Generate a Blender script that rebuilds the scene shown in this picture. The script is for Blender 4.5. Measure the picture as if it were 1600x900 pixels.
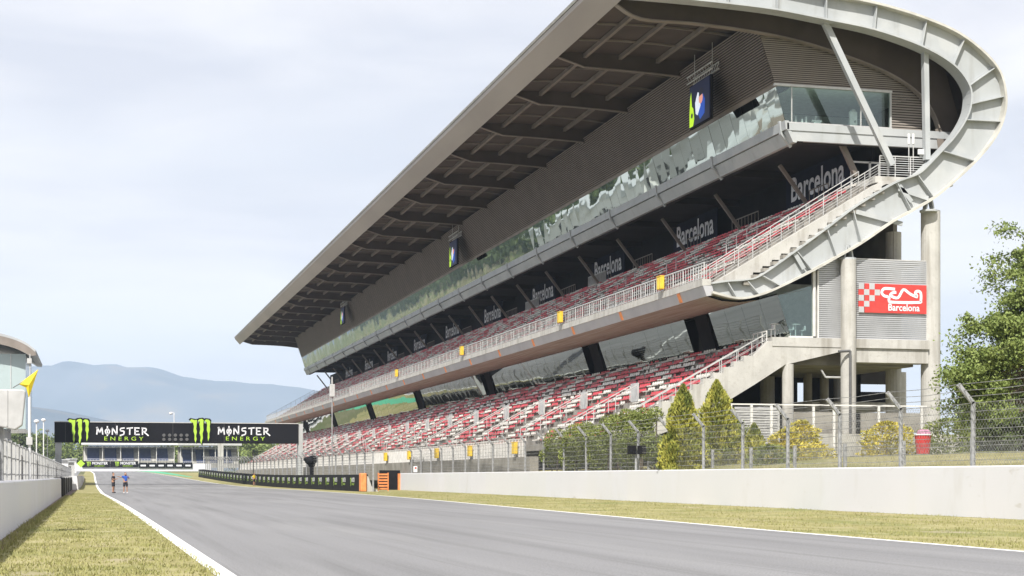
import bpy, bmesh, math, random
from mathutils import Vector, Matrix, noise
R = math.radians
random.seed(7)
S = bpy.context.scene
for o in list(bpy.data.objects): bpy.data.objects.remove(o)
COL = S.collection
# ------------------------------------------------------------------ camera
YAW, F, EYE, HOR = 14.4, 2546.0, 1.4, 745.0
cam = bpy.data.cameras.new('camera'); co = bpy.data.objects.new('camera', cam); COL.objects.link(co)
co.location = (0, 0, EYE); co.rotation_euler = (R(90), 0, R(-YAW))
cam.sensor_width = 36; cam.lens = F/1600*36; cam.shift_y = (HOR-450)/1600
cam.clip_start = .5; cam.clip_end = 30000
S.camera = co
# ------------------------------------------------------------------ sky, sun
SUNV = Vector((-.33, -.58, .745)).normalized()
W = bpy.data.worlds.new('World'); S.world = W; W.use_nodes = True
nt = W.node_tree; nt.nodes.clear()
def N(nt, t, **k):
    n = nt.nodes.new(t)
    for a, b in k.items():
        if hasattr(n, a): setattr(n, a, b)
    return n
sky = N(nt, 'ShaderNodeTexSky'); sky.sky_type = 'NISHITA'; sky.sun_disc = False
sky.sun_elevation = math.asin(SUNV.z); sky.sun_rotation = math.atan2(SUNV.x, SUNV.y)
sky.air_density = 1.1; sky.dust_density = 1.6; sky.ozone_density = 1.0
tc = N(nt, 'ShaderNodeTexCoord'); mp = N(nt, 'ShaderNodeMapping'); mp.inputs['Scale'].default_value = (1, 1, 3.8)
n1 = N(nt, 'ShaderNodeTexNoise'); n1.inputs['Scale'].default_value = 3.1; n1.inputs['Detail'].default_value = 9; n1.inputs['Roughness'].default_value = .55; n1.inputs['Distortion'].default_value = .35
cr = N(nt, 'ShaderNodeValToRGB'); cr.color_ramp.elements[0].position = .36; cr.color_ramp.elements[1].position = .66
cr.color_ramp.elements[0].color = (.86, .86, .86, 1); cr.color_ramp.elements[1].color = (1, 1, 1, 1)
n2 = N(nt, 'ShaderNodeTexNoise'); n2.inputs['Scale'].default_value = 3.6; n2.inputs['Detail'].default_value = 9; n2.inputs['Distortion'].default_value = .5
cr2 = N(nt, 'ShaderNodeValToRGB'); cr2.color_ramp.elements[0].position = .38; cr2.color_ramp.elements[1].position = .64
cr2.color_ramp.elements[0].color = (5.75, 5.75, 6.25, 1); cr2.color_ramp.elements[1].color = (7.7, 7.5, 7.6, 1)
mx = N(nt, 'ShaderNodeMixRGB'); bg = N(nt, 'ShaderNodeBackground'); bg.inputs['Strength'].default_value = .094
ow = N(nt, 'ShaderNodeOutputWorld'); L = nt.links.new
L(tc.outputs['Generated'], mp.inputs['Vector']); L(mp.outputs['Vector'], n1.inputs['Vector']); L(mp.outputs['Vector'], n2.inputs['Vector'])
L(n1.outputs['Fac'], cr.inputs['Fac']); L(n2.outputs['Fac'], cr2.inputs['Fac'])
L(cr.outputs['Color'], mx.inputs['Fac']); L(sky.outputs['Color'], mx.inputs['Color1']); L(cr2.outputs['Color'], mx.inputs['Color2'])
L(mx.outputs['Color'], bg.inputs['Color']); L(bg.outputs['Background'], ow.inputs['Surface'])
sl = bpy.data.lights.new('sun', 'SUN'); so = bpy.data.objects.new('sun', sl); COL.objects.link(so)
sl.energy = 4.8; sl.angle = R(.6); sl.color = (1, .955, .89)
so.rotation_euler = (-SUNV).to_track_quat('-Z', 'Y').to_euler()
S.view_settings.view_transform = 'Standard'; S.view_settings.look = 'None'; S.view_settings.gamma = 1
S.view_settings.exposure = .59
S.render.engine = 'CYCLES'
# ------------------------------------------------------------------ photo pixel -> world point on a known plane
CT, ST = math.cos(R(YAW)), math.sin(R(YAW))
def XY(px, Y): t = (px-800)/F; return Y*(ST+CT*t)/(CT-ST*t)
def U(px, py, Y):
    X = XY(px, Y); cz = X*ST+Y*CT
    return (X, Y, EYE+(HOR-py)/F*cz)
def YX(px, X): t = (px-800)/F; return X*(CT-ST*t)/(ST+CT*t)
def UX(px, py, X):
    Y = YX(px, X); return (X, Y, EYE+(HOR-py)/F*(X*ST+Y*CT))
def xz(px, py, Y=100): p = U(px, py, Y); return (p[0], p[2])
# ------------------------------------------------------------------ object helpers
def tag(o, label=None, cat=None, group=None, kind=None):
    for k, v in (('label', label), ('category', cat), ('group', group), ('kind', kind)):
        if v: o[k] = v
    return o
def empty(name, loc, label, cat, group=None, rz=0):
    o = bpy.data.objects.new(name, None); COL.objects.link(o); o.location = loc; o.rotation_euler[2] = rz
    o.empty_display_size = .2
    return tag(o, label, cat, group)
class MB:
    """collects geometry; build() links it as ONE mesh object (world coordinates unless a parent's are meant)"""
    def __init__(s): s.v = []; s.f = []; s.m = []
    def add(s, v, f, m=0):
        k = len(s.v); s.v += v; s.f += [tuple(i+k for i in g) for g in f]; s.m += [m]*len(f); return s
    def box(s, x0, x1, y0, y1, z0, z1, m=0):
        v = [(x, y, z) for z in (z0, z1) for y in (y0, y1) for x in (x0, x1)]
        return s.add(v, [(0, 2, 3, 1), (4, 5, 7, 6), (0, 1, 5, 4), (2, 6, 7, 3), (0, 4, 6, 2), (1, 3, 7, 5)], m)
    def bar(s, p, q, w, h=None, up=(0, 0, 1), m=0):
        h = w if h is None else h
        p, q = Vector(p), Vector(q); d = (q-p).normalized(); u = Vector(up)
        if abs(d.dot(u)) > .95: u = Vector((0, 1, 0)) if abs(d.y) < .9 else Vector((1, 0, 0))
        a = d.cross(u).normalized(); b = a.cross(d).normalized()
        v = [tuple(c+a*i*w/2+b*j*h/2) for c in (p, q) for i, j in ((-1, -1), (1, -1), (1, 1), (-1, 1))]
        return s.add(v, [(0, 3, 2, 1), (4, 5, 6, 7), (0, 1, 5, 4), (1, 2, 6, 5), (2, 3, 7, 6), (3, 0, 4, 7)], m)
    def tube(s, p, q, r, n=8, r2=None, m=0, cap=True):
        r2 = r if r2 is None else r2
        p, q = Vector(p), Vector(q); d = (q-p).normalized()
        u = Vector((0, 0, 1)) if abs(d.z) < .95 else Vector((1, 0, 0))
        a = d.cross(u).normalized(); b = d.cross(a)
        v = []
        for c, rr in ((p, r), (q, r2)):
            for i in range(n):
                t = 2*math.pi*i/n; v.append(tuple(c+a*math.cos(t)*rr+b*math.sin(t)*rr))
        f = [(i, (i+1) % n, n+(i+1) % n, n+i) for i in range(n)]
        if cap: f += [tuple(range(n))[::-1], tuple(range(n, 2*n))]
        return s.add(v, f, m)
    def prism(s, poly, y0, y1, m=0):            # poly in XZ, extruded along Y
        n = len(poly); v = [(x, y0, z) for x, z in poly]+[(x, y1, z) for x, z in poly]
        return s.add(v, [tuple(range(n)), tuple(range(2*n-1, n-1, -1))]+[(i, n+i, n+(i+1) % n, (i+1) % n) for i in range(n)], m)
    def sheet(s, line, y0, y1, m=0):            # open polyline in XZ extruded along Y
        n = len(line); v = [(x, y0, z) for x, z in line]+[(x, y1, z) for x, z in line]
        return s.add(v, [(i, i+1, n+i+1, n+i) for i in range(n-1)], m)
    def plate(s, poly, o, u, w, t, m=0):        # poly in local (a,b): o+u*a+w*b, thickness t along normal
        o, u, w = Vector(o), Vector(u), Vector(w); nn = u.cross(w).normalized(); n = len(poly)
        v = [tuple(o+u*a+w*b) for a, b in poly]+[tuple(o+u*a+w*b+nn*t) for a, b in poly]
        return s.add(v, [tuple(range(n))[::-1], tuple(range(n, 2*n))]+[(i, (i+1) % n, n+(i+1) % n, n+i) for i in range(n)], m)
    def ball(s, c, r, sx=1, sy=1, sz=1, n=10, k=6, m=0):
        v = [(c[0], c[1], c[2]-r*sz)]
        for j in range(1, k):
            a = -math.pi/2+math.pi*j/k
            for i in range(n):
                t = 2*math.pi*i/n; v.append((c[0]+r*sx*math.cos(a)*math.cos(t), c[1]+r*sy*math.cos(a)*math.sin(t), c[2]+r*sz*math.sin(a)))
        v.append((c[0], c[1], c[2]+r*sz)); f = [(0, 1+(i+1) % n, 1+i) for i in range(n)]
        for j in range(k-2):
            for i in range(n): a = 1+j*n; f.append((a+i, a+(i+1) % n, a+n+(i+1) % n, a+n+i))
        a = 1+(k-2)*n; f += [(a+i, a+(i+1) % n, len(v)-1) for i in range(n)]
        return s.add(v, f, m)
    def build(s, name, mat, parent=None, smooth=False, bevel=0):
        me = bpy.data.meshes.new(name); me.from_pydata(s.v, [], s.f); me.update()
        mats = mat if isinstance(mat, (list, tuple)) else [mat]
        for x in mats: me.materials.append(x)
        if len(mats) > 1: me.polygons.foreach_set('material_index', s.m)
        if smooth: me.polygons.foreach_set('use_smooth', [True]*len(me.polygons))
        o = bpy.data.objects.new(name, me); COL.objects.link(o)
        if parent:
            o.parent = parent
            r = parent
            off = Matrix.Identity(4)
            while r: off = (Matrix.Translation(r.location) @ Matrix.Rotation(r.rotation_euler[2], 4, 'Z')) @ off; r = r.parent
            me.transform(off.inverted())
        if bevel:
            b = o.modifiers.new('bevel', 'BEVEL'); b.width = bevel; b.segments = 2; b.limit_method = 'ANGLE'
        return o
def copy_tree(o, parent=None):
    c = o.copy(); COL.objects.link(c); c.parent = parent
    for ch in list(o.children): copy_tree(ch, c)
    return c
def catmull(P, n=6):
    out = []
    for i in range(len(P)-1):
        a, b, c, d = P[max(i-1, 0)], P[i], P[i+1], P[min(i+2, len(P)-1)]
        for k in range(n):
            t = k/n
            out.append(tuple(.5*((2*b[j])+(-a[j]+c[j])*t+(2*a[j]-5*b[j]+4*c[j]-d[j])*t*t+(-a[j]+3*b[j]-3*c[j]+d[j])*t**3) for j in range(len(b))))
    out.append(tuple(P[-1])); return out
ORD = ['first', 'second', 'third', 'fourth', 'fifth', 'sixth', 'seventh', 'eighth', 'ninth', 'tenth', 'eleventh', 'twelfth', 'thirteenth', 'fourteenth', 'fifteenth', 'sixteenth', 'seventeenth', 'eighteenth', 'nineteenth', 'twentieth', 'twenty-first', 'twenty-second', 'twenty-third', 'twenty-fourth', 'twenty-fifth', 'twenty-sixth', 'twenty-seventh', 'twenty-eighth', 'twenty-ninth', 'thirtieth']
# ------------------------------------------------------------------ materials
def mat(name, col, rough=.6, metal=0, col2=None, scale=3, det=5, lo=.35, hi=.65, stretch=(1, 1, 1), bump=0, bscale=None, spec=.4, bdist=.02, layer=None):
    m = bpy.data.materials.new(name); m.use_nodes = True; t = m.node_tree; b = t.nodes['Principled BSDF']
    b.inputs['Roughness'].default_value = rough; b.inputs['Metallic'].default_value = metal; b.inputs['Specular IOR Level'].default_value = spec
    b.inputs['Base Color'].default_value = (*col, 1)
    g = N(t, 'ShaderNodeNewGeometry'); mpn = N(t, 'ShaderNodeMapping'); mpn.inputs['Scale'].default_value = stretch
    t.links.new(g.outputs['Position'], mpn.inputs['Vector'])
    c2 = col2 or tuple(c*.82 for c in col)
    nz = N(t, 'ShaderNodeTexNoise'); nz.inputs['Scale'].default_value = scale; nz.inputs['Detail'].default_value = det
    t.links.new(mpn.outputs['Vector'], nz.inputs['Vector'])
    rp = N(t, 'ShaderNodeValToRGB'); rp.color_ramp.elements[0].position = lo; rp.color_ramp.elements[1].position = hi
    rp.color_ramp.elements[0].color = (*c2, 1); rp.color_ramp.elements[1].color = (*col, 1)
    t.links.new(nz.outputs['Fac'], rp.inputs['Fac']); out = rp.outputs['Color']
    for ly in (layer or []):                       # (colour, scale, stretch, lo, hi, amount)
        c, sc, stt, l2, h2, am = ly
        m2 = N(t, 'ShaderNodeMapping'); m2.inputs['Scale'].default_value = stt; t.links.new(g.outputs['Position'], m2.inputs['Vector'])
        z2 = N(t, 'ShaderNodeTexNoise'); z2.inputs['Scale'].default_value = sc; z2.inputs['Detail'].default_value = 6; t.links.new(m2.outputs['Vector'], z2.inputs['Vector'])
        mr = N(t, 'ShaderNodeMapRange'); mr.inputs['From Min'].default_value = l2; mr.inputs['From Max'].default_value = h2; mr.inputs['To Max'].default_value = am
        t.links.new(z2.outputs['Fac'], mr.inputs['Value'])
        mm = N(t, 'ShaderNodeMixRGB'); mm.inputs['Color2'].default_value = (*c, 1)
        t.links.new(mr.outputs['Result'], mm.inputs['Fac']); t.links.new(out, mm.inputs['Color1']); out = mm.outputs['Color']
    t.links.new(out, b.inputs['Base Color'])
    if bump:
        bz = N(t, 'ShaderNodeTexNoise'); bz.inputs['Scale'].default_value = bscale or scale*4; bz.inputs['Detail'].default_value = 4
        t.links.new(mpn.outputs['Vector'], bz.inputs['Vector'])
        bp = N(t, 'ShaderNodeBump'); bp.inputs['Strength'].default_value = bump; bp.inputs['Distance'].default_value = bdist
        t.links.new(bz.outputs['Fac'], bp.inputs['Height']); t.links.new(bp.outputs['Normal'], b.inputs['Normal'])
    return m
def mirror_glass(name, tint, wave, wscale, dist):
    m = bpy.data.materials.new(name); m.use_nodes = True; t = m.node_tree; b = t.nodes['Principled BSDF']
    b.inputs['Base Color'].default_value = (*tint, 1); b.inputs['Metallic'].default_value = 1; b.inputs['Roughness'].default_value = .02
    g = N(t, 'ShaderNodeNewGeometry'); mpn = N(t, 'ShaderNodeMapping'); mpn.inputs['Scale'].default_value = (1, .35, 1)
    nz = N(t, 'ShaderNodeTexNoise'); nz.inputs['Scale'].default_value = wscale; nz.inputs['Detail'].default_value = 1.5
    bp = N(t, 'ShaderNodeBump'); bp.inputs['Strength'].default_value = wave; bp.inputs['Distance'].default_value = dist
    t.links.new(g.outputs['Position'], mpn.inputs['Vector']); t.links.new(mpn.outputs['Vector'], nz.inputs['Vector'])
    t.links.new(nz.outputs['Fac'], bp.inputs['Height']); t.links.new(bp.outputs['Normal'], b.inputs['Normal'])
    return m
def clear_glass(name, tint, refl):
    m = bpy.data.materials.new(name); m.use_nodes = True; t = m.node_tree; t.nodes.remove(t.nodes['Principled BSDF'])
    o = t.nodes['Material Output']; tr = N(t, 'ShaderNodeBsdfTransparent'); tr.inputs['Color'].default_value = (*tint, 1)
    gl = N(t, 'ShaderNodeBsdfGlossy'); gl.inputs['Roughness'].default_value = .02; gl.inputs['Color'].default_value = (.85, .95, .92, 1)
    mxs = N(t, 'ShaderNodeMixShader'); mxs.inputs['Fac'].default_value = refl
    t.links.new(tr.outputs[0], mxs.inputs[1]); t.links.new(gl.outputs[0], mxs.inputs[2]); t.links.new(mxs.outputs[0], o.inputs['Surface'])
    return m
def emit(name, col, st=1):
    m = bpy.data.materials.new(name); m.use_nodes = True; b = m.node_tree.nodes['Principled BSDF']
    b.inputs['Base Color'].default_value = (*col, 1); b.inputs['Emission Color'].default_value = (*col, 1); b.inputs['Emission Strength'].default_value = st
    return m
M = {}
M['asphalt'] = mat('asphalt', (.225, .225, .23), .82, 0, (.185, .185, .19), .55, 8, stretch=(1, .05, 1), bump=.25, bscale=22,
    layer=[((.12, .12, .12), 1.1, (1.3, .03, 1), .48, .68, .5), ((.27, .27, .27), .35, (1, .1, 1), .52, .7, .5), ((.09, .088, .085), 34, (1, .5, 1), .5, .66, .6), ((.34, .33, .32), 40, (1, .5, 1), .56, .68, .5), ((.10, .098, .095), 3.2, (2.0, .02, 1), .58, .7, .3)])
M['line'] = mat('line_paint', (.76, .76, .74), .6, col2=(.5, .5, .48), scale=5, lo=.3, hi=.52, det=9)
M['grass'] = mat('grass_ground', (.325, .295, .145), .95, 0, (.245, .225, .095), .5, 10, stretch=(1, .5, 1), bump=.7, bscale=14, bdist=.05, spec=.1,
    layer=[((.155, .18, .06), .25, (1, .6, 1), .48, .68, .75), ((.42, .38, .23), .9, (1.5, .4, 1), .5, .75, .7), ((.15, .135, .055), 9, (1, .3, 1), .5, .7, .5), ((.36, .31, .23), .55, (1, .5, 1), .6, .7, .6)])
M['blade_a'] = mat('grass_blade_dry', (.34, .32, .15), .9, col2=(.22, .225, .08), scale=2, spec=.1)
M['earth'] = mat('earth', (.24, .21, .15), .95, 0, (.16, .15, .08), .02, 8, spec=.1, layer=[((.07, .10, .03), .006, (1, 1, 1), .45, .55, .8)])
M['gravel'] = mat('gravel', (.3, .24, .22), .95, 0, (.14, .11, .1), 12, 4, bump=.8, bscale=18, bdist=.05, layer=[((.35, .16, .15), 2, (1, 1, 1), .5, .7, .6)])
M['white_wall'] = mat('white_wall_paint', (.66, .66, .695), .65, 0, (.63, .63, .66), .25, 6, bump=.15, bscale=3, layer=[((.50, .48, .45), 1.4, (1, .6, .25), .58, .76, .4), ((.45, .42, .38), .9, (1, 1, 3), .66, .74, .45), ((.64, .64, .645), .07, (1, 1, .01), .5, .52, .6)])
M['concrete'] = mat('concrete', (.50, .49, .455), .85, 0, (.42, .41, .38), .8, 8, bump=.2, bscale=6, layer=[((.22, .20, .165), 1.6, (1, 1, .10), .52, .72, .65), ((.33, .31, .27), 5, (1, 1, 1), .55, .7, .4)])
M['concrete_dark'] = mat('stained_concrete', (.31, .295, .26), .9, 0, (.22, .205, .18), .7, 7, bump=.2)
M['tier'] = mat('tier_concrete', (.31, .29, .26), .9, 0, (.21, .195, .17), 1.2, 6)  # darkened so the colour carries the shade under the seats
M['step'] = mat('step_concrete', (.42, .40, .36), .85, 0, (.33, .31, .28), 1.2, 6)
M['steel'] = mat('light_grey_steel', (.41, .43, .435), .45, .0, (.37, .39, .395), .5, 6, layer=[((.27, .27, .25), 1.6, (1, 1, .15), .55, .75, .55), ((.52, .53, .52), .3, (1, 1, 1), .5, .56, .35)], bump=.05, bscale=1.5)
M['steel_edge'] = mat('weathered_flange', (.56, .55, .5), .5, 0, (.43, .42, .38), 1.2, 6)
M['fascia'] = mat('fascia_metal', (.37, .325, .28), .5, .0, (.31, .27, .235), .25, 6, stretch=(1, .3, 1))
M['dark_shade'] = mat('underdeck_shade', (.032, .028, .026), .85, 0, (.022, .02, .018), .5, 4)  # near-black, with the shade under the deck put into the colour
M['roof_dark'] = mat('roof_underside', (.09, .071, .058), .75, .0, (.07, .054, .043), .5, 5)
M['rib'] = mat('rib_steel', (.25, .215, .185), .6, 0, (.19, .165, .14), .6, 5)
M['gap'] = mat('slat_recess_shade', (.06, .05, .042), .9)  # shade in the slat recesses, put into their colour
M['groove_shade'] = mat('corrugation_shade', (.40, .40, .405), .7)  # groove shade of corrugations and louvres, put into the colour
M['slat'] = mat('brown_slats', (.34, .275, .225), .55, .0, (.28, .225, .185), .4, 5)
M['slat_end'] = mat('end_wall_slats', (.30, .265, .23), .6, .1, (.26, .23, .2), .4, 5)
M['silver'] = mat('corrugated_silver', (.58, .59, .6), .4, .35, (.5, .51, .52), .8, 5)
M['soffit'] = mat('soffit_boards', (.35, .31, .27), .7, 0, (.24, .19, .15), 1, 6, stretch=(6, .15, 1))
M['balcony'] = mat('balcony_band', (.5, .5, .51), .5, .1, (.42, .42, .44), .4, 6, layer=[((.40, .34, .28), .8, (1, 1, 2), .6, .78, .3)])
M['rail'] = mat('galvanised_rail', (.62, .62, .6), .45, .3, (.5, .5, .49), 2)
M['rail_white'] = mat('white_rail', (.72, .71, .68), .5, .1, (.6, .59, .56), 2)
M['post'] = mat('galvanised_post', (.39, .395, .4), .55, .2, (.26, .265, .27), 5, 6)
M['wire'] = mat('wire', (.40, .40, .39), .5, .4, (.2, .2, .2), 3)
M['dark_rail'] = mat('dark_rail', (.12, .12, .12), .6)
M['red_seat'] = mat('red_seat_plastic', (.68, .06, .085), .45, 0, (.52, .04, .06), 1.4, 5, lo=.3, hi=.6, layer=[((.72, .25, .25), 3, (1, 1, 1), .6, .8, .4)])
M['white_seat'] = mat('white_seat_plastic', (.80, .77, .71), .45, 0, (.66, .62, .55), 1.4, 5)
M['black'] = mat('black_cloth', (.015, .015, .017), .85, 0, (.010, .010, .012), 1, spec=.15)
M['navy'] = mat('navy_banner', (.02, .024, .042), .85, 0, (.014, .017, .03), 1, spec=.1)
M['panel'] = mat('black_panel', (.010, .010, .012), .9, 0, (.014, .014, .017), .15, 3, stretch=(1, 1, .1), spec=.1)
M['white_print'] = mat('white_print', (.84, .84, .86), .6, col2=(.65, .66, .69))
M['lime'] = mat('lime_print', (.44, .66, .06), .5, col2=(.34, .56, .05), scale=2)
M['red_board'] = mat('red_board', (.62, .06, .05), .5, col2=(.5, .05, .045))
M['yellow'] = mat('yellow_plastic', (.78, .55, .05), .5, col2=(.66, .44, .04))
M['yellow_cloth'] = mat('yellow_flag_cloth', (.80, .62, .03), .7, col2=(.6, .46, .02), scale=4)
M['orange'] = mat('orange_pad', (.80, .30, .10), .6, col2=(.66, .22, .07))
M['red_bin'] = mat('red_bin_plastic', (.52, .035, .035), .5, col2=(.4, .03, .03))
M['pink'] = mat('bin_bag', (.5, .25, .34), .5, col2=(.3, .12, .2), scale=12)
M['blue_seat'] = mat('blue_seats', (.045, .065, .15), .6, col2=(.03, .045, .11), scale=1)
M['white_paint'] = mat('white_paint', (.78, .78, .78), .5, col2=(.68, .68, .67))
M['grey_box'] = mat('grey_box', (.5, .5, .49), .6, col2=(.42, .42, .41))
M['green_paint'] = mat('green_runoff', (.07, .40, .22), .7, col2=(.06, .32, .18))
M['skin'] = mat('skin', (.42, .23, .15), .6, col2=(.36, .19, .12)); M['hair'] = mat('dark_hair', (.03, .02, .015), .6)
M['blue_shirt'] = mat('blue_shirt', (.03, .10, .42), .8, col2=(.025, .08, .34)); M['dark_cloth'] = mat('dark_cloth', (.03, .03, .04), .8)
M['bark'] = mat('bark', (.12, .095, .07), .9, 0, (.07, .055, .04), 6, bump=.5)
M['mount'] = mat('mountain_slopes', (.13, .155, .19), .95, 0, (.085, .115, .15), .002, 9, spec=0, layer=[((.18, .165, .15), .004, (1, 1, 1), .55, .7, .7)])  # bluish slope colour carries part of the distance haze
def leafmat(name, a, b, c):
    m = mat(name, a, .6, 0, b, 1.1, 3, spec=.25, layer=[(c, 3.5, (1, 1, 1), .5, .7, .6)])
    bs = m.node_tree.nodes['Principled BSDF']
    return m
M['leaf'] = leafmat('broadleaf', (.20, .25, .07), (.12, .165, .04), (.32, .36, .12))
M['leaf_dark'] = leafmat('dark_leaf', (.095, .125, .04), (.06, .085, .025), (.14, .17, .05))
M['leaf_gold'] = leafmat('golden_conifer', (.40, .39, .075), (.13, .16, .035), (.58, .50, .11))  # darker second tone puts shading between clumps into the leaf colour
M['leaf_yellow'] = leafmat('yellow_shrub', (.55, .46, .07), (.32, .31, .07), (.66, .5, .06))
M['leaf_ivy'] = leafmat('ivy', (.20, .235, .06), (.11, .14, .035), (.32, .33, .09))
M['glass_up'] = mirror_glass('reflective_glass_band', (.56, .63, .58), .24, .42, .10)
M['glass_low'] = mirror_glass('smoked_glass_band', (.31, .35, .33), .16, .45, .06)
M['glass_end'] = clear_glass('clear_window', (.84, .9, .88), .09)
M['glass_end2'] = clear_glass('tinted_window', (.78, .86, .85), .12)
M['mesh_cloth'] = clear_glass('x', (1, 1, 1), 0)
M['interior'] = mat('interior_wall', (.66, .7, .68), .8)

# ================================================================== GROUND
def zr(Y):
    if Y <= 200: return 0.
    if Y >= 520: return 3.1+min((Y-520)*.002, 3)
    t = (Y-200)/320; return 3.1*t*t*(3-2*t)
ys = [-400, -100, 0]+[20*i for i in range(1, 32)]+[700, 900, 1300, 2000, 3500, 6000, 9400]
def strip(name, left, right, m, dz, kind='structure', y0=None, y1=None, nx=1):
    yy = [y for y in ys if (y0 is None or y > y0) and (y1 is None or y < y1)]
    if y0 is not None: yy = [y0]+yy
    if y1 is not None: yy = yy+[y1]
    b = MB(); v = []; f = []
    for y in yy:
        a, c = left(y), right(y)
        for i in range(nx+1): v.append((a+(c-a)*i/nx, y, zrl(y)+dz))
    for j in range(len(yy)-1):
        for i in range(nx): k = j*(nx+1)+i; f.append((k, k+1, k+nx+2, k+nx+1))
    b.add(v, f); return tag(b.build(name, m), kind=kind)
def zrl(y):                                     # piecewise-linear on the shared stations so sheets stay parallel
    for a, b in zip(ys, ys[1:]):
        if a <= y <= b: t = (y-a)/(b-a); return zr(a)*(1-t)+zr(b)*t
    return zr(y)
def interp(tab):
    def g(y):
        if y <= tab[0][0]: return tab[0][1]
        for (a, p), (b, q) in zip(tab, tab[1:]):
            if y <= b: return p+(q-p)*(y-a)/(b-a)
        return tab[-1][1]
    return g
LE = interp([(0, 1.75), (25, 1.7), (60, 1.5), (90, 1.25), (138, .6), (290, .2), (400, 0), (480, -1), (620, -14)])
RE = interp([(0, 16.4), (25, 16.9), (40, 17.2), (70, 18.6), (110, 20.6), (150, 21.2), (190, 20.8), (290, 18.6), (350, 17), (400, 15), (480, 11), (560, 7), (620, 6)])
strip('ground', lambda y: -4800, lambda y: 6000, M['earth'], -.012)
strip('grass_verge', lambda y: -2.2, LE, M['grass'], -.004, y0=-60, y1=500, nx=3)
strip('gravel_edge', lambda y: -2.3, lambda y: -1.72+.08*math.sin(y*.7), M['gravel'], 0, y0=-20, y1=200)
strip('grass_verge', RE, lambda y: 36, M['grass'], -.004, y0=-60, y1=430, nx=3)
strip('asphalt_track', LE, RE, M['asphalt'], 0, y0=-60, y1=620, nx=4)
strip('painted_edge_line', lambda y: LE(y)-.02, lambda y: LE(y)+.26, M['line'], .005, y0=-60, y1=600)
strip('painted_edge_line', lambda y: RE(y)-.22, lambda y: RE(y)+.02, M['line'], .005, y0=-60, y1=600)
b = MB(); zz = .006
b.add([(2.3, 205, zrl(205)+zz), (20, 205, zrl(205)+zz), (20, 206.2, zrl(206.2)+zz), (2.3, 206.2, zrl(206.2)+zz)], [(0, 1, 2, 3)])
tag(b.build('painted_cross_line', M['line']), kind='structure')
strip('green_run_off', interp([(340, 19.5), (400, 16.3), (500, 11)]), interp([(340, 20.2), (400, 19), (500, 17)]), M['green_paint'], .006, y0=345, y1=500)
strip('pit_lane', lambda y: -14, lambda y: -3.4, M['asphalt'], .0, y0=-60, y1=480)
strip('concrete_apron', lambda y: -60, lambda y: -14.2, M['step'], -.004, y0=-60, y1=480)
# embankment behind the white wall (solid bank with a real slope)
WX = lambda y: 29.4+.018*(y-47)
b = MB(); v = []; f = []
xs = [None, 1.2, 3.5, 7, 12, 30, 120, 400]
st = [-60, -20, 0, 20, 30]+[40+8*i for i in range(17)]
for y in st:
    for k, x in enumerate(xs):
        X = WX(y)+.3+(0 if x is None else x)
        z = (1.6, 1.75, 2.0, 2.35, 2.6, 2.7, 2.9, 3.0)[k]+(.10*noise.noise(Vector((X*.3, y*.3, 0))) if k else 0)
        if y > 140: z = min(z, 1.6)
        v.append((X, y, z))
n = len(xs)
for j in range(len(st)-1):
    for i in range(n-1): k = j*n+i; f.append((k, k+1, k+n+1, k+n))
# front and end skirts
k0 = len(v)
for j in range(len(st)): v.append((v[j*n][0], st[j], -.05))
f += [(j*n, (j+1)*n, k0+j+1, k0+j) for j in range(len(st)-1)]
k1 = len(v)
for i in range(n): v.append((v[(len(st)-1)*n+i][0], st[-1], -.05))
f += [((len(st)-1)*n+i, (len(st)-1)*n+i+1, k1+i+1, k1+i) for i in range(n-1)]
b.add(v, f); tag(b.build('embankment', M['grass'], smooth=False), kind='structure')
b = MB(); b.add([(44, 40, 2.86), (90, 34, 2.98), (90, 44, 2.98), (44, 50, 2.86)], [(0, 1, 2, 3)]); tag(b.build('dirt_path', M['gravel']), kind='structure')

# mountains (real relief, 6.5-9 km away)
def mountains(name, ridge, D, depth, seed, amp):
    b = MB(); v = []; f = []; nx = 150; ny = 26
    rg = interp(ridge); p0, p1 = ridge[0][0], ridge[-1][0]
    for j in range(ny):
        t = j/(ny-1); prof = math.sin(math.pi*min(t/.62, 1)/2)**1.3 if t < .62 else math.cos((t-.62)/.38*math.pi/2)
        cz = D-depth*.62+depth*t
        for i in range(nx):
            px = p0+(p1-p0)*i/(nx-1); cx = (px-800)/F*D
            X = cx*CT+cz*ST; Y = -cx*ST+cz*CT
            h = (HOR-rg(px))/F*D
            nzv = noise.fractal(Vector((X*.0011+seed, Y*.0011, seed)), .9, 2.1, 6)
            z = 4+h*prof*(1+.025*nzv+.02*noise.fractal(Vector((X*.006, Y*.006, seed)), 1, 2, 4))+amp*nzv*prof*(1-prof)*4
            v.append((X, Y, max(z, 2)))
    for j in range(ny-1):
        for i in range(nx-1): k = j*nx+i; f.append((k, k+1, k+nx+1, k+nx))
    b.add(v, f); return tag(b.build(name, M['mount'], smooth=True), kind='structure')
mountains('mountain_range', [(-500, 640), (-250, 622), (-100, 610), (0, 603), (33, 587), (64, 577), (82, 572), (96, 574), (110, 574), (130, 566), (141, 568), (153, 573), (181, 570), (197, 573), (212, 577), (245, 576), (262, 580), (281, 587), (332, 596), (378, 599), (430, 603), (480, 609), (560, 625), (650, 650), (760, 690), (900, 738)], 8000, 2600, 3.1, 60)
mountains('foothills', [(-500, 640), (-100, 632), (0, 634), (50, 638), (90, 643), (130, 652), (200, 668), (300, 690), (430, 700), (700, 715), (1200, 725), (1800, 722), (2600, 730)], 4200, 1500, 9.3, 25)

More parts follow.
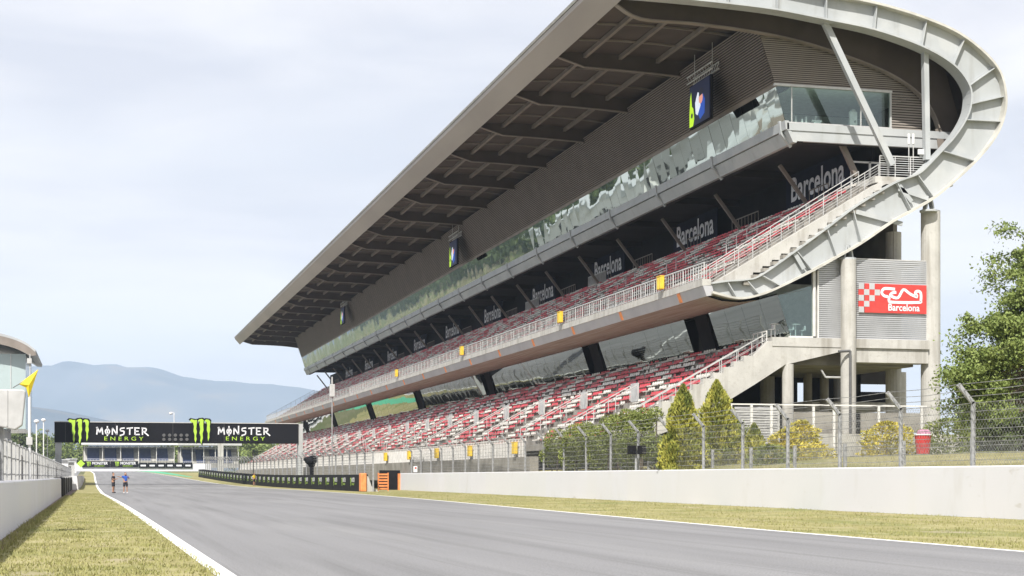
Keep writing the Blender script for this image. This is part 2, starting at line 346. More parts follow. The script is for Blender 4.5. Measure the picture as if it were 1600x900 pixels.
# ================================================================== GRANDSTAND
G = empty('grandstand', (45, 100, 0), 'long grandstand with curved steel roof and two tiers of red and white seats', 'grandstand')
Y0, Y1 = 100.0, 377.0
BAY = 12.74
st_in = [(976, -8), (1060, -1), (1138, 7), (1215, 17), (1291, 32), (1366, 48), (1440, 74), (1489, 103), (1513, 135), (1515, 163), (1507, 187), (1490, 213), (1470, 235), (1449, 257), (1432, 271), (1400, 283), (1370, 300), (1332, 324), (1291, 355), (1243, 390), (1188, 429), (1165, 436), (1135, 438), (1112, 441)]
st_out = [(976, -42), (1060, -42), (1138, -36), (1215, -25), (1291, -10), (1370, 5), (1448, 29), (1508, 58), (1557, 104), (1571, 150), (1566, 190), (1550, 222), (1525, 252), (1496, 280), (1460, 310), (1425, 331), (1394, 348), (1346, 381), (1308, 403), (1270, 424), (1222, 448), (1188, 462), (1153, 468), (1112, 459)]
CI = catmull([xz(*p) for p in st_in], 5); CO = catmull([xz(*p) for p in st_out], 5)
b = MB(); n = len(CI)
# web plate
for ya, in_, out_ in ((100.30, CI, CO),):
    v = []
    for (a, c), (d, e) in zip(in_, out_): v += [(a, ya, c), (d, ya, e), (a, ya+.12, c), (d, ya+.12, e)]
    f = []
    for i in range(n-1): k = 4*i; f += [(k, k+4, k+5, k+1), (k+2, k+3, k+7, k+6)]
    b.add(v, f)
GD = b.build('end_girder', M['steel'], G, smooth=True)
def flange(line, other, ya, yb, th, name, m):
    b = MB(); v = []
    for (x, z), (ox, oz) in zip(line, other):
        dx, dz = ox-x, oz-z; l = math.hypot(dx, dz); dx, dz = dx/l*th, dz/l*th
        v += [(x, ya, z), (x, yb, z), (x+dx, yb, z+dz), (x+dx, ya, z+dz)]
    f = []
    for i in range(len(line)-1):
        k = 4*i; f += [(k+a, k+(a+1) % 4, k+4+(a+1) % 4, k+4+a) for a in range(4)]
    f += [(0, 1, 2, 3), (len(v)-1, len(v)-2, len(v)-3, len(v)-4)]
    b.add(v, f); return b.build(name, m, GD)
flange(CO, CI, 99.75, 101.1, .16, 'outer_flange', M['steel_edge'])
flange(CI, CO, 99.85, 101.0, .12, 'inner_flange', M['steel'])
for i in (2, 3, 4, 5, 6, 7, 8, 9, 10, 12, 14, 15, 17, 18, 19, 20, 21, 22):
    (a, c), (d, e) = CI[5*i], CO[5*i]
    MB().bar((a, 100.1, c), (d, 100.1, e), .38, .06, up=(d-a and -(e-c) or 1, 0, (d-a))).build('stiffener', M['steel'], GD)
# diagonal stiffeners on the lower girder
for p, q in (((1400, 283), (1424, 315)), ((1335, 330), (1410, 350)), ((1240, 393), (1256, 420)), ((1404, 295), (1450, 310))):
    a, c = U(*p, 100.05), U(*q, 100.05); MB().bar(a, c, .3, .1, up=(0, 1, 0)).build('stiffener', M['steel'], GD)
YR = 389.0
# outer skin (exterior of the roof, nose and underside)
lo = 5*20
b = MB(); b.sheet([(x, z) for x, z in CO[:lo+1]], 101.1, YR); RF = b.build('roof', M['fascia'], G, smooth=True)
# ceiling just under the skin, from eave round the nose
mid = [(a*.35+d*.65, c*.35+e*.65) for (a, c), (d, e) in zip(CI, CO)]
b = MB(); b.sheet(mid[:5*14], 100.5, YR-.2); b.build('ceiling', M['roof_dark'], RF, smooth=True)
# eave fascia
e_in = (33.5, 32.9); e_out = (32.55, 34.0)
b = MB(); b.prism([(33.55, 32.7), (33.7, 32.9), (33.9, 34.4), (32.7, 34.5), (32.35, 34.25), (32.4, 33.95)], 99.9, YR+.8); b.build('eave_fascia', M['fascia'], RF)
b = MB(); b.prism([(32.3, 34.27), (32.72, 34.53), (32.66, 34.7), (32.2, 34.42)], 99.85, YR+.85); b.build('eave_gutter', M['steel_edge'], RF)
# ribs and purlins
ribline = CI[:5*7+1]; ceil = mid[:5*7+1]
RIBY = [118.4+12.74*k for k in range(22)]
def rib(y, full):
    k = 5*13+1 if full else 5*5
    b = MB(); b.v = []; v = []; A = CI[:k]; B = mid[:k]
    for i, ((a, c), (d, e)) in enumerate(zip(A, B)):
        tt = min(i/4, 1)
        a2, c2 = d+(a-d)*tt, e+(c-e)*tt
        v += [(a2, y-.05, c2), (d, y-.05, e), (a2, y+.05, c2), (d, y+.05, e)]
    f = []
    for i in range(k-1): q = 4*i; f += [(q, q+4, q+5, q+1), (q+2, q+3, q+7, q+6)]
    b.add(v, f)
    for i in range(k-1):
        p, q = v[4*i], v[4*(i+1)]
        b.bar((p[0], y, p[2]), (q[0], y, q[2]), .34, .07, m=1)
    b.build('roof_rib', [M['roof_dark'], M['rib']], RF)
for k, y in enumerate(RIBY): rib(y, False)
# deep end arch just in front of the box end wall
ap = catmull([(xz(px, py, 103.25)) for px, py in ((962, 8), (1000, 30), (1080, 37), (1175, 50), (1250, 66), (1325, 90), (1390, 117), (1437, 150), (1462, 190), (1470, 232))], 4)
b = MB(); v = []
for i, (x, z) in enumerate(ap):
    best = min(mid[:5*13], key=lambda q: (q[0]-x)**2*1.0+((q[1]-z) if q[1] > z else 50)**2*.15)
    v += [(x, 103.2, z), (best[0], 103.2, best[1])]
b.add(v, [(2*i, 2*i+2, 2*i+3, 2*i+1) for i in range(len(ap)-1)])
for (x, z), (x2, z2) in zip(ap, ap[1:]): b.bar((x, 103.2, z), (x2, 103.2, z2), .5, .09, m=1)
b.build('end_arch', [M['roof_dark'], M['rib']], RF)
def at_curve(C, X):
    for (a, c), (d, e) in zip(C, C[1:]):
        if a <= X <= d: return c+(e-c)*(X-a)/(d-a+1e-9)
    return C[0][1]
for X in (36.1, 38.9, 41.9):
    z = at_curve(mid[:30], X)-.22
    MB().box(X-.13, X+.13, 100.8, YR-.5, z-.16, z+.16).build('purlin', M['rib'], RF)
for y in [RIBY[0]-12.74]+RIBY[:-1]:
    for q in (.33, .67):
        b = MB()
        for (a, c), (d, e) in zip(mid[2:25:4], mid[6:29:4]):
            b.bar((a, y+BAY*q, c-.1), (d, y+BAY*q, e-.1), .09, .14)
        b.build('ceiling_joint', M['rib'], RF)
# facade: slatted wall leaning out above, glass band below
YF0, YF1 = 103.6, 366.0
T_, Wb, Gb = (43.7, 32.6), (45.14, 28.4), (46.0, 25.62)
def slatline(p, q, k, dep):
    out = []
    dx, dz = q[0]-p[0], q[1]-p[1]; l = math.hypot(dx, dz); nx, nz = dz/l, -dx/l
    for i in range(k):
        for t, o in ((0, 0), (.62, 0), (.62, dep), (1, dep)):
            s = (i+t)/k; out.append((p[0]+dx*s-nx*o*-1, p[1]+dz*s+nz*o))
    return out
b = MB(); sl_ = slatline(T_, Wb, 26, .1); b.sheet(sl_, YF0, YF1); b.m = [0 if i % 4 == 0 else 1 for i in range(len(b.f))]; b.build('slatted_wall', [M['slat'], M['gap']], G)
b = MB(); b.prism([(45.02, 28.42), (45.16, 28.36), (45.22, 28.12), (45.3, 28.1), (45.35, 28.42)], YF0-.1, YF1); b.build('window_head_rail', M['rib'], G)
# glass by bays
for k in range(21):
    a = YF0+BAY*k; c = min(a+BAY-.04, YF1)
    b = MB(); nn = 6
    for i in range(nn):
        u0, u1 = a+(c-a)*i/nn+.012, a+(c-a)*(i+1)/nn-.012
        w = random.uniform(-.006, .006); w2 = random.uniform(-.006, .006)
        b.add([(Wb[0]+.1+w, u0, 28.15), (Wb[0]+.1-w, u1, 28.15), (Gb[0]-w2, u1, Gb[1]), (Gb[0]+w2, u0, Gb[1])], [(0, 1, 2, 3)])
    b.build('window', M['glass_up'], G)
b = MB(); b.box(45.45, 56, YF0+.3, YF1-.3, 25.7, 28.3)
# deck edge beams (two-step box beam with bracket joints)
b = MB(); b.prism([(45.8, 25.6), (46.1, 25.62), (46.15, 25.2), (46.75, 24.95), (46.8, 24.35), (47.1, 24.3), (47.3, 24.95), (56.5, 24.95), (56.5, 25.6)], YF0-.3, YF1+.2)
b.build('deck_slab', M['dark_shade'], G)
b = MB(); b.prism([(45.72, 25.75), (46.02, 25.75), (46.05, 25.16), (45.8, 25.14)], YF0-.45, YF1+.3); b.prism([(45.95, 25.1), (46.2, 25.1), (46.65, 24.45), (46.6, 24.28), (46.35, 24.3)], YF0-.42, YF1+.3)
b.build('deck_edge_beam', M['steel'], G)
for k in range(21):
    y = YF0+BAY*k+.4
    b = MB(); b.prism([(45.62, 25.85), (45.76, 25.85), (45.9, 25.0), (46.6, 24.2), (46.5, 24.08), (45.74, 24.95)], y-.14, y+.14); b.build('bracket', M['steel'], G)
    b = MB(); b.prism([(47.1, 24.93), (56, 24.93), (56, 24.45), (47.2, 24.4)], y-.12, y+.12); b.build('deck_bracket_beam', M['dark_shade'], G)
# props under the deck
for k in range(21):
    y = YF0+BAY*k+7
    MB().bar((48.6, y, 24.2), (50.9, y, 21.3), .24, .24).build('prop', M['rib'], G)
# end wall of the box level with window
def yplane(pts, Y): return [xz(p[0], p[1], Y) for p in pts]
YE = YF0
X0w, X1w = 43.6, XY(1440, YE)
zt = 36.0
def wallpoly(x0, x1, z0, z1, k, dep, Y, top=None):
    b = MB()
    for i in range(k):
        za, zb = z0+(z1-z0)*i/k, z0+(z1-z0)*(i+1)/k; zm = za+(zb-za)*.6
        def xx(z): return x0(z), x1(z)
        a, c = xx(za); d, e = xx(zm)
        if top and top(za) is not None: pass
        b.add([(a, Y, za), (c, Y, za), (e, Y, zm), (d, Y, zm), (e, Y+dep, zm), (d, Y+dep, zm), (xx(zb)[1], Y+dep, zb), (xx(zb)[0], Y+dep, zb)], [(0, 1, 2, 3), (3, 2, 4, 5), (5, 4, 6, 7)]); b.m[-1] = 1; b.m[-2] = 1
    return b
xl = lambda z: T_[0]+(Wb[0]-T_[0])*(T_[1]-z)/(T_[1]-Wb[1])
zA = EYE+(HOR-130)/F*(XY(1210, YE)*ST+YE*CT)
mtop = mid[:5*12]
def xclip(z):
    best = 43.7
    for (a, c), (d, e) in zip(mtop, mtop[1:]):
        if min(c, e) <= z <= max(c, e) and abs(e-c) > 1e-6: best = max(best, a+(d-a)*(z-c)/(e-c))
    return min(X1w, best-.05)
zc = max(c for a, c in mtop if a > 44.2)
zc = max([c for a, c in mtop if 43.5 < a < 46])
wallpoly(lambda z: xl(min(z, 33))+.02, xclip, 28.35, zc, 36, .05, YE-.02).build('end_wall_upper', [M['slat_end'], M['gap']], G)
XW = XY(1391, YE)
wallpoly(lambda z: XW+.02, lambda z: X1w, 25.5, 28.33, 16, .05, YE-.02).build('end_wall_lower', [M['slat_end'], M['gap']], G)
b = MB(); b.prism([(45.2, 28.2), (XW, 28.2), (XW, 25.75), (46.0, 25.75)], YE+.0, YE+.02); b.build('end_window', M['glass_end'], G)
b = MB(); b.box(45.1, XW+.1, YE-.12, YE+.1, 28.18, 28.34); b.box(45.9, XW+.1, YE-.1, YE+.1, 25.62, 25.76); b.box(XW-.05, XW+.06, YE-.1, YE+.1, 25.76, 28.18)
for px in (1237, 1345): x = XY(px, YE); b.box(x-.03, x+.03, YE-.03, YE+.08, 25.76, 28.18)
b.build('end_window_frame', M['rail'], G)
b = MB(); b.box(45.9, X1w+3, YE-.45, YE-.1, 25.1, 25.6); b.box(46.3, X1w+3, YE-.38, YE-.1, 24.4, 25.1); b.build('end_deck_beam', M['steel'], G)
b = MB(); b.box(46.6, 56, YE+8.0, YE+8.1, 25.7, 28.2); b.box(46.6, 56, YE+.1, YE+8, 28.25, 28.3); b.box(46.4, 56, YE+.1, YE+8, 25.6, 25.66); b.build('room_lining', M['interior'], G)
# far end wall of the box
b = MB(); b.prism([T_, Wb, Gb, (57, 25.62), (57, 34)], YF1-.05, YF1); b.build('far_end_wall', M['slat'], G)
# big struts at the near end
a, c = U(1289, 36, 100.7), U(1394, 258, 100.7); MB().bar(a, c, .34, .42).build('strut', M['steel'], G)
a, c = U(1445, 82, 100.7), U(1448, 250, 100.7); MB().bar(a, c, .36, .42).build('strut', M['steel'], G)
a, c = U(1306, 205, 104.6), U(1338, 275, 104.6); MB().bar(a, c, .3, .36).build('strut', M['rib'], G)
# upper tier: stepped slab
def steps(x0, z0, x1, z1, k, th):
    top = []
    for i in range(k):
        xa = x0+(x1-x0)*i/k; xb = x0+(x1-x0)*(i+1)/k; z = z0+(z1-z0)*i/(k-1)
        top += [(xa, z), (xb, z)]
    bot = [(x1, z1-th-.4), (x0, z0-th)]
    return top+bot
NU, NL = 15, 14
UX0, UZ0, UX1, UZ1 = 39.1, 14.1, 51.2, 21.15
LX0, LZ0, LX1, LZ1 = 32.9, 3.9, 44.5, 10.2
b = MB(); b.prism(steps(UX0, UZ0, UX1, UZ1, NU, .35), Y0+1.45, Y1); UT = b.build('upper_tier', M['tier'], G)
b = MB(); b.box(51.2, 57, Y0+.6, Y1, 21.3, 21.75); b.build('upper_concourse', M['concrete'], G)
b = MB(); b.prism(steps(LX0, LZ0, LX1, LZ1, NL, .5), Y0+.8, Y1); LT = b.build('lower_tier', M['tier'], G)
# saw-tooth edge of the upper tier's side
b = MB(); poly = []
k = 15
for i in range(k+1): poly.append((39.3+(51.6-39.3)*i/k, 14.02+(21.40-14.02)*i/k))
poly += [(56.6, 21.8), (56.6, 21.25), (51.9, 21.2)]
for i in range(k, 0, -1):
    x = 41.6+(51.6-41.6)*i/k; z = 14.55+(21.1-14.55)*i/k; xn = 41.6+(51.6-41.6)*(i-1)/k; poly += [(x, z-.05), (x-.12*(x-xn), z-.48)]
poly += [(41.6, 13.75), (39.3, 13.75)]
b.prism(poly, 100.45, 101.45); b.build('side_stair_slab', M['concrete'], G)
for i in range(k):
    x = 41.4+(51.8-41.4)*i/k; z = 14.0+(20.9-14.0)*i/k
    MB().box(x, x+.42, 99.95, 100.5, z+.02, z+.26).build('stair_bracket', M['concrete_dark'], UT)
# balcony: fascia band, soffit
b = MB(); b.prism([(38.55, 14.35), (39.15, 14.35), (39.15, 13.95), (38.55, 13.9)], Y0+.1, Y1+4); b.build('balcony_kerb', M['concrete'], G)
b = MB(); b.prism([(38.6, 13.9), (39.3, 13.93), (39.3, 13.3), (38.85, 13.22)], Y0+.1, Y1+4); b.build('balcony_fascia', M['balcony'], G)
so_ = [(38.9, 13.25)]+[(x, z) for x, z in CO[5*23:5*20-1:-1]][1:]+[(45.5, 14.0)]
so_ = [(38.87, 13.24), (40.0, 12.95), (41.2, 12.9), (42.6, 13.1), (44.0, 13.5), (46, 13.9)]
b = MB(); b.sheet(so_, Y0+.3, Y1+3.5); b.build('soffit', M['soffit'], G, smooth=True)
for k in range(21):
    y = 104.5+BAY*k; MB().prism([(38.56, 13.88), (38.6, 13.88), (38.82, 13.26), (38.78, 13.26)], y, y+.5).build('number_plate', M['orange'], G)
# lower glass band with inclined pillars
PIL = [113.4, 140.6, 182, 223.5, 265, 308, 350]
ed_ = [100.6]+PIL
for k, a0 in enumerate(ed_):
    a = a0+(5.0 if k else 0); c = ed_[k+1] if k+1 < len(ed_) else Y1; nn = max(2, round((c-a)/3.2))
    b = MB()
    for i in range(nn):
        u0, u1 = a+(c-a)*i/nn+.012, a+(c-a)*(i+1)/nn-.012; w = random.uniform(-.006, .006)
        b.add([(44.05+w, u0, 13.6), (44.05-w, u1, 13.6), (45.0-w, u1, 10.75), (45.0+w, u0, 10.75)], [(0, 1, 2, 3)])
    b.build('lower_window', M['glass_low'], G)
    if k:
        b = MB(); b.prism([(43.95, 13.55), (44.4, 13.65), (45.4, 10.6), (44.9, 10.6)], a0+.1, a0+2.6); b.build('pillar', M['black'], G)
        b = MB(); b.box(45.3, 45.5, a0+2.6, a0+5, 10.7, 13.7); b.build('doorway', M['dark_shade'], G)
b = MB(); b.box(44.4, 45.2, Y0+.8, Y1, 10.15, 10.72); b.build('window_sill', M['concrete'], G)
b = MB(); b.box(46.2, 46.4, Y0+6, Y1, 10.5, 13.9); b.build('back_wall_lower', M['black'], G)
# end room glass
xa = XY(1270, 100.6)
b = MB(); b.prism([(45.02, 10.78), (xa, 10.78), (xa, 15.1), (46.6, 14.2), (44.1, 13.5)], 100.62, 100.64); b.build('end_window', M['glass_end2'], G)
b = MB(); b.box(xa-.02, xa+.16, 100.5, 100.75, 10.7, 15.2); b.box(44.9, xa+.16, 100.5, 100.75, 10.66, 10.79); b.box(xa+.3, xa+.4, 100.5, 100.7, 10.7, 15.2); b.build('end_window_frame', M['rail_white'], G)
b = MB(); b.box(45.3, 54, 106.5, 106.6, 10.6, 15); b.box(45.2, 54, 100.8, 106.5, 10.6, 10.64); b.build('room_lining', M['interior'], G)
# corrugated silver panels
xb, xc, xd = XY(1316, 100.6), XY(1337, 100.6), XY(1452, 100.6)
def zz_(py, px, Y): return U(px, py, Y)[2]
z1 = zz_(531, 1390, 100.6); z2 = zz_(407, 1390, 100.6)
wallpoly(lambda z: xa+.4, lambda z: xb+.2, z1, z2+.0, 40, .06, 100.6).build('corrugated_panel', [M['silver'], M['groove_shade']], G)
wallpoly(lambda z: xc-.2, lambda z: xd, z1, z2, 40, .06, 100.6).build('corrugated_panel', [M['silver'], M['groove_shade']], G)
b = MB(); b.box(xc-.2, xd+.05, 100.62, 100.75, z2, z2+.08); b.box(xb+.4, xd, 100.7, 104, z2-.1, z2-.02); b.build('panel_cap', M['rail'], G)
# concrete end: beams, columns, raking slab
b = MB(); b.box(XY(1205, 100.4), XY(1450, 100.4), 100.2, 101.6, z1-.62, z1-.02); b.build('end_beam', M['concrete'], G)
b = MB(); b.box(XY(1337, 100.4), XY(1450, 100.4), 100.35, 101.7, zz_(567, 1390, 100.4), z1-.62); b.build('end_beam', M['concrete'], G)
b = MB(); pts = [(1200, 533), (1316, 535), (1316, 549), (1226, 570), (1180, 600), (1128, 632), (1080, 660), (1000, 690), (958, 700), (954, 672), (985, 660)]
sp = [xz(p[0], p[1], 100.3) for p in pts]
k = 12; x_a, z_a = xz(985, 664, 100.3); x_b, z_b = xz(1178, 556, 100.3)
for i in range(k): sp += [(x_a+(x_b-x_a)*i/k, z_a+(z_b-z_a)*(i+1)/k), (x_a+(x_b-x_a)*(i+1)/k, z_a+(z_b-z_a)*(i+1)/k)]
b.prism(sp, 100.25, 100.85); b.build('raking_side_slab', M['concrete'], G)
b = MB(); b.box(44.6, 54.6, 101.7, Y1, 8.95, 10.12); b.build('first_floor_slab', M['concrete_dark'], G)
def column(px, w, ytop, ybot, Y, m='concrete', name='column'):
    x = XY(px, Y); cz = x*ST+Y*CT; r = w/2*cz/F
    MB().tube((x, Y, 1.9), (x, Y, zz_(ytop, px, Y)), r, 20).build(name, M[m], G, smooth=False)
    return x, r
column(1325.5, 24, 406, 715, 100.15); column(1454, 30, 330, 640, 101.0); column(1231, 18, 569, 700, 100.55)
for px, yt, yb in ((1325, 385, 406), (1452, 315, 331)):
    a = U(px, yt, 100.3); c = U(px, yb, 100.3)
    b = MB(); b.tube((c[0]-.0, 100.4, c[2]), (c[0]-.0, 100.4, c[2]+.12), .6, 16)
    for dx in (-.35, .35): b.bar((c[0]+dx*.9, 100.4, c[2]+.05), (a[0]+dx*.4, 100.4, a[2]+.1), .1, .5, up=(0, 1, 0))
    b.build('column_head', M['steel'], G)
b = MB()
for k in range(1, 22):
    y = 101+BAY*k
    for x in (44.5, 49, 55): MB().tube((x, y, 1.5), (x, y, 9.2 if x < 50 else 17.5), .55, 14).build('column', M['concrete'], G)
    MB().prism([(33.0, 3.3), (45, 9.4), (45, 8.4), (40, 5.6), (33, 2.4)], y-.3, y+.3).build('raking_beam', M['concrete_dark'], G)
x = XY(1396, 104.5); MB().tube((x, 104.5, 1.9), (x, 104.5, 18.6), .55, 16).build('column', M['concrete'], G)
MB().tube((XY(1403, 108), 108, 1.9), (XY(1403, 108), 108, 9), .6, 14).build('column', M['concrete'], G)
b = MB(); b.box(54.3, 54.6, 104, Y1, 10.1, 21.3); b.build('back_wall', M['concrete_dark'], G)
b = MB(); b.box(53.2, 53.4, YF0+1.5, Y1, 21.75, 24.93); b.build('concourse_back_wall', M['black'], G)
b = MB(); b.box(52.2, 53.2, YF0+.6, YF0+.9, 21.75, 24.3); 
# dark panels added behind for the undercroft's shade, intermediate slab with railing
b = MB(); b.box(50.3, 57.6, 110, 114, 6.3, 6.9); b.build('landing_slab', M['concrete'], G)
for pa, pb, ya_, yb_, mm in ((1120, 1189, 574, 720, 'black'), (1262, 1345, 560, 720, 'black'), (1340, 1408, 560, 600, 'dark_shade'), (1340, 1408, 612, 636, 'black'), (1189, 1262, 560, 597, 'black'), (1226, 1246, 597, 640, 'black')):
    x1_, x2_ = XY(pa, 115), XY(pb, 115); MB().box(x1_, x2_, 115, 115.2, max(1.8, zz_(yb_, pa, 115)), zz_(ya_, pa, 115)).build('undercroft_shade_panel', M[mm], G)
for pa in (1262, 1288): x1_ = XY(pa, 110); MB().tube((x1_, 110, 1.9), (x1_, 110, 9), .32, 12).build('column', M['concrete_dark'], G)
b = MB(); b.box(50.2, 50.5, 114, 200, 1.8, 8.9); b.build('undercroft_shade_panel', M['black'], G)
b = MB(); b.box(44.5, 56, 96.9, 97.2, 1.9, 4.2); b.build('low_concrete_wall', M['concrete'], G)
def railing(p, q, h, nb, name, m, r=.025, mids=0, up=True, par=G, top=.035, wob=0):
    b = MB(); p, q = Vector(p), Vector(q); H = Vector((0, 0, h))
    b.bar(p+H, q+H, top*2, top*2)
    for j in range(mids): hh = H*(j+1)/(mids+1); b.bar(p+hh, q+hh, r*1.3, r*1.3)
    for i in range(nb+1):
        c = p.lerp(q, i/nb); b.bar(c, c+H, r*2, r*2)
    return b.build(name, m, par)
a, c = (XY(1402, 110), 110, 6.9), (57.4, 110, 6.9); railing(a, c, 1.3, 8, 'landing_railing', M['dark_rail'], mids=3)
a, c = (XY(1180, 125), 125, 5.2), (XY(1262, 125), 125, 5.2); railing(a, c, 1.2, 7, 'landing_railing', M['dark_rail'], mids=4)
MB().box(XY(1175, 125), XY(1266, 125), 125, 128, 4.8, 5.2).build('landing_slab', M['concrete_dark'], G)
# drain pipes
b = MB(); x = XY(1328, 99.5)
b.tube((XY(1311, 99.4), 99.5, z1-.95), (x, 99.45, z1-.9), .09); b.tube((x, 99.45, z1-.9), (x, 99.45, 2.5), .09); b.build('drain_pipe', M['dark_rail'], G)
b = MB(); b.tube((XY(1283, 101), 101, 8.6), (XY(1290, 101), 101, 8.1), .07); b.tube((XY(1290, 101), 101, 8.1), (XY(1314, 101), 101, 8.1), .07); b.build('drain_pipe', M['grey_box'], G)
# railings of the upper balcony by bays
for k in range(22):
    a = Y0+.3+BAY*k; c = min(a+BAY, Y1+4)
    near = k < 6
    b = MB(); b.bar((38.75, a, 15.45), (38.75, c, 15.45), .07, .07); b.bar((38.75, a, 14.5), (38.75, c, 14.5), .04, .04)
    n = 26 if k < 12 else 16
    for i in range(n):
        y = a+(c-a)*i/n; b.bar((38.75, y, 14.35), (38.75, y, 15.45), .03 if i % 4 else .06, .03 if i % 4 else .06)
    b.build('railing', M['rail'], UT)
# lower tier front parapet
b = MB(); b.box(32.2, 32.9, Y0+20, Y1+6, 1.0, 2.95); PW = b.build('parapet_wall', M['concrete_dark'], G)
for k in range(20):
    a = Y0+22+BAY*k; c = min(a+BAY, Y1+6)
    b = MB(); b.bar((32.4, a, 4.35), (32.4, c, 4.35), .08, .08)
    for i in range(26):
        y = a+(c-a)*i/26; b.bar((32.4, y, 2.9), (32.4, y, 4.35), .05 if i % 2 else .11, .05 if i % 2 else .11)
    b.build('railing', M['rail_white'], PW)
# end side stair railings, upper (two parallel runs) and lower
def slope_rail(p, q, h, nposts, mids, name='stair_railing', m=None):
    railing(p, q, h, nposts, name, m or M['rail'], r=.018, mids=mids, top=.028)
slope_rail((39.4, 100.95, 14.1), (51.6, 100.95, 21.45), 1.15, 12, 5)
slope_rail((39.4, 103.1, 14.2), (51.2, 103.1, 21.5), 1.0, 9, 2)
a = (51.7, 100.95, 21.8); c = (XY(1470, 100.95), 100.95, 21.85); railing(a, c, 1.4, 4, 'platform_railing', M['rail'], mids=8, r=.028)
slope_rail((39.2, 101, 14.3), (39.2, 104, 14.3), 1.1, 6, 1)
x_t, z_t = xz(1198, 555, 100.5); x_l, z_l = xz(958, 690, 100.5)
slope_rail((x_l, 100.5, z_l+.15), (x_t, 100.5, z_t+.3), 1.15, 10, 2)
slope_rail((x_l, 102.2, z_l+.1), (x_t, 102.2, z_t+.2), 1.05, 8, 1)
railing((x_t, 100.5, z_t+.3), (x_t+.1, 103.0, z_t+.3), 1.3, 3, 'stair_railing', M['rail_white'], mids=3)
# vomitory rails in the lower tier and screens
for k in range(20):
    y = 112.5+BAY*k
    b = MB()
    for dy in (0, 1.7):
        p, q = Vector((33.3, y+dy, 4.3)), Vector((38.3, y+dy, 7.0))
        b.bar(p+Vector((0, 0, 1)), q+Vector((0, 0, 1.1)), .06, .06)
        for i in range(4): c = p.lerp(q, i/3); b.bar(c, c+Vector((0, 0, 1.05)), .045, .045)
    b.build('stair_railing', M['rail'], LT)
    b = MB(); b.box(38.35, 38.42, y, y+1.7, 6.9, 8.25); b.build('stair_screen', M['rail'], G)
# rails along the top of the upper tier and mid-tier
for k in range(20):
    y = 108+BAY*k
    railing((51.25, y, 21.5), (51.25, y+(5.5 if k % 2 else 3.2), 21.5), 1.05, 8 if k % 2 else 4, 'rear_railing', M['rib'], mids=0)
    railing((44.6, y+3, 17.6), (47, y+3, 19.0), 1.0, 3, 'aisle_railing', M['rail'], mids=0)
for k in range(2): 
    y = 160+k*26; b = MB()
    for i in range(14): b.bar((51.0, y+i*.45, 21.4), (51.0, y+i*.45, 22.6), .12, .05)
    b.bar((51.0, y, 22.6), (51.0, y+5.9, 22.6), .08, .08); b.build('rear_railing', M['rail'], G)
# far-end upper balcony rails
slope_rail((39, Y1+3.5, 14.4), (50, Y1+3.5, 20.5), 1.2, 10, 3, m=M['rib'])
# seats -----------------------------------------------------------
def seat_geo(x, y, z, w=.46, hb=0):
    # pan (curved, two faces deep) + back with rounded top; faces -X
    v = [(x-.16, y, z+.40), (x-.18, y+w, z+.40), (x+.02, y+w, z+.36), (x+.02, y, z+.36), (x+.24, y+w, z+.42), (x+.24, y, z+.42),
         (x+.29, y+w, z+.63-hb), (x+.29, y, z+.63-hb), (x+.28, y+w*.8, z+.68-hb), (x+.28, y+w*.2, z+.68-hb),
         (x-.17, y, z+.33), (x-.17, y+w, z+.33), (x+.0, y+w*.6, z), (x+.0, y+w*.4, z), (x+.1, y+w*.5, z+.36)]
    f = [(0, 1, 2, 3), (3, 2, 4, 5), (5, 4, 6, 7), (7, 6, 8, 9), (10, 11, 1, 0), (12, 13, 14)]
    return v, f
rows = []
def seat_rows(x0, z0, x1, z1, k, ya, yb, aisle, skip, wv):
    for r in range(k):
        x = x0+(x1-x0)*(r+.62)/k; z = z0+(z1-z0)*r/(k-1)
        y = ya; col = random.random() < .6; wp = .72; left = random.randint(4, 8)
        while y < yb-.5:
            ph = (y-aisle) % BAY
            if ph < 1.3 or (skip and r < 7 and ph < 3.2): y += .5; continue
            if left == 0: col = (not col) if random.random() < (wp if col else .85) else col; left = random.randint(4, 6); y += .38; continue
            left -= 1
            if random.random() > .012: rows.append((x, y, z, 0 if col else 1))
            y += .5
seat_rows(LX0+.2, LZ0, LX1, LZ1, NL, Y0+2.6, Y1-.5, 111.0, True, 0)
nlow = len(rows)
seat_rows(UX0+.4, UZ0, UX1, UZ1, NU, Y0+3.4, Y1-.5, 107.5, False, 0)
# the hundred that show largest are parts of their own
near = sorted(range(nlow), key=lambda i: (rows[i][0]*ST+rows[i][1]*CT)+(0 if rows[i][2] > 5.2 else 60))[:100]
ns = set(near)
v, f = seat_geo(0, 0, 0, .45)
proto = []
for m in ('red_seat', 'white_seat'):
    me = bpy.data.meshes.new('seat'); me.from_pydata(v, [], f); me.materials.append(M[m]); me.update(); proto.append(me)
for i in near:
    x, y, z, c = rows[i]; o = bpy.data.objects.new('seat', proto[c]); COL.objects.link(o); o.parent = G; o.location = (x-45, y-100, z)
    o['label'] = ('red' if c == 0 else 'white')+' plastic seat'
b = MB()
for i, (x, y, z, c) in enumerate(rows):
    if i in ns: continue
    v, f = seat_geo(x, y, z, .45, .04 if i >= nlow else 0); b.add(v, f, c)
o = b.build('seat_rows', [M['red_seat'], M['white_seat']], G); o['kind'] = 'stuff'
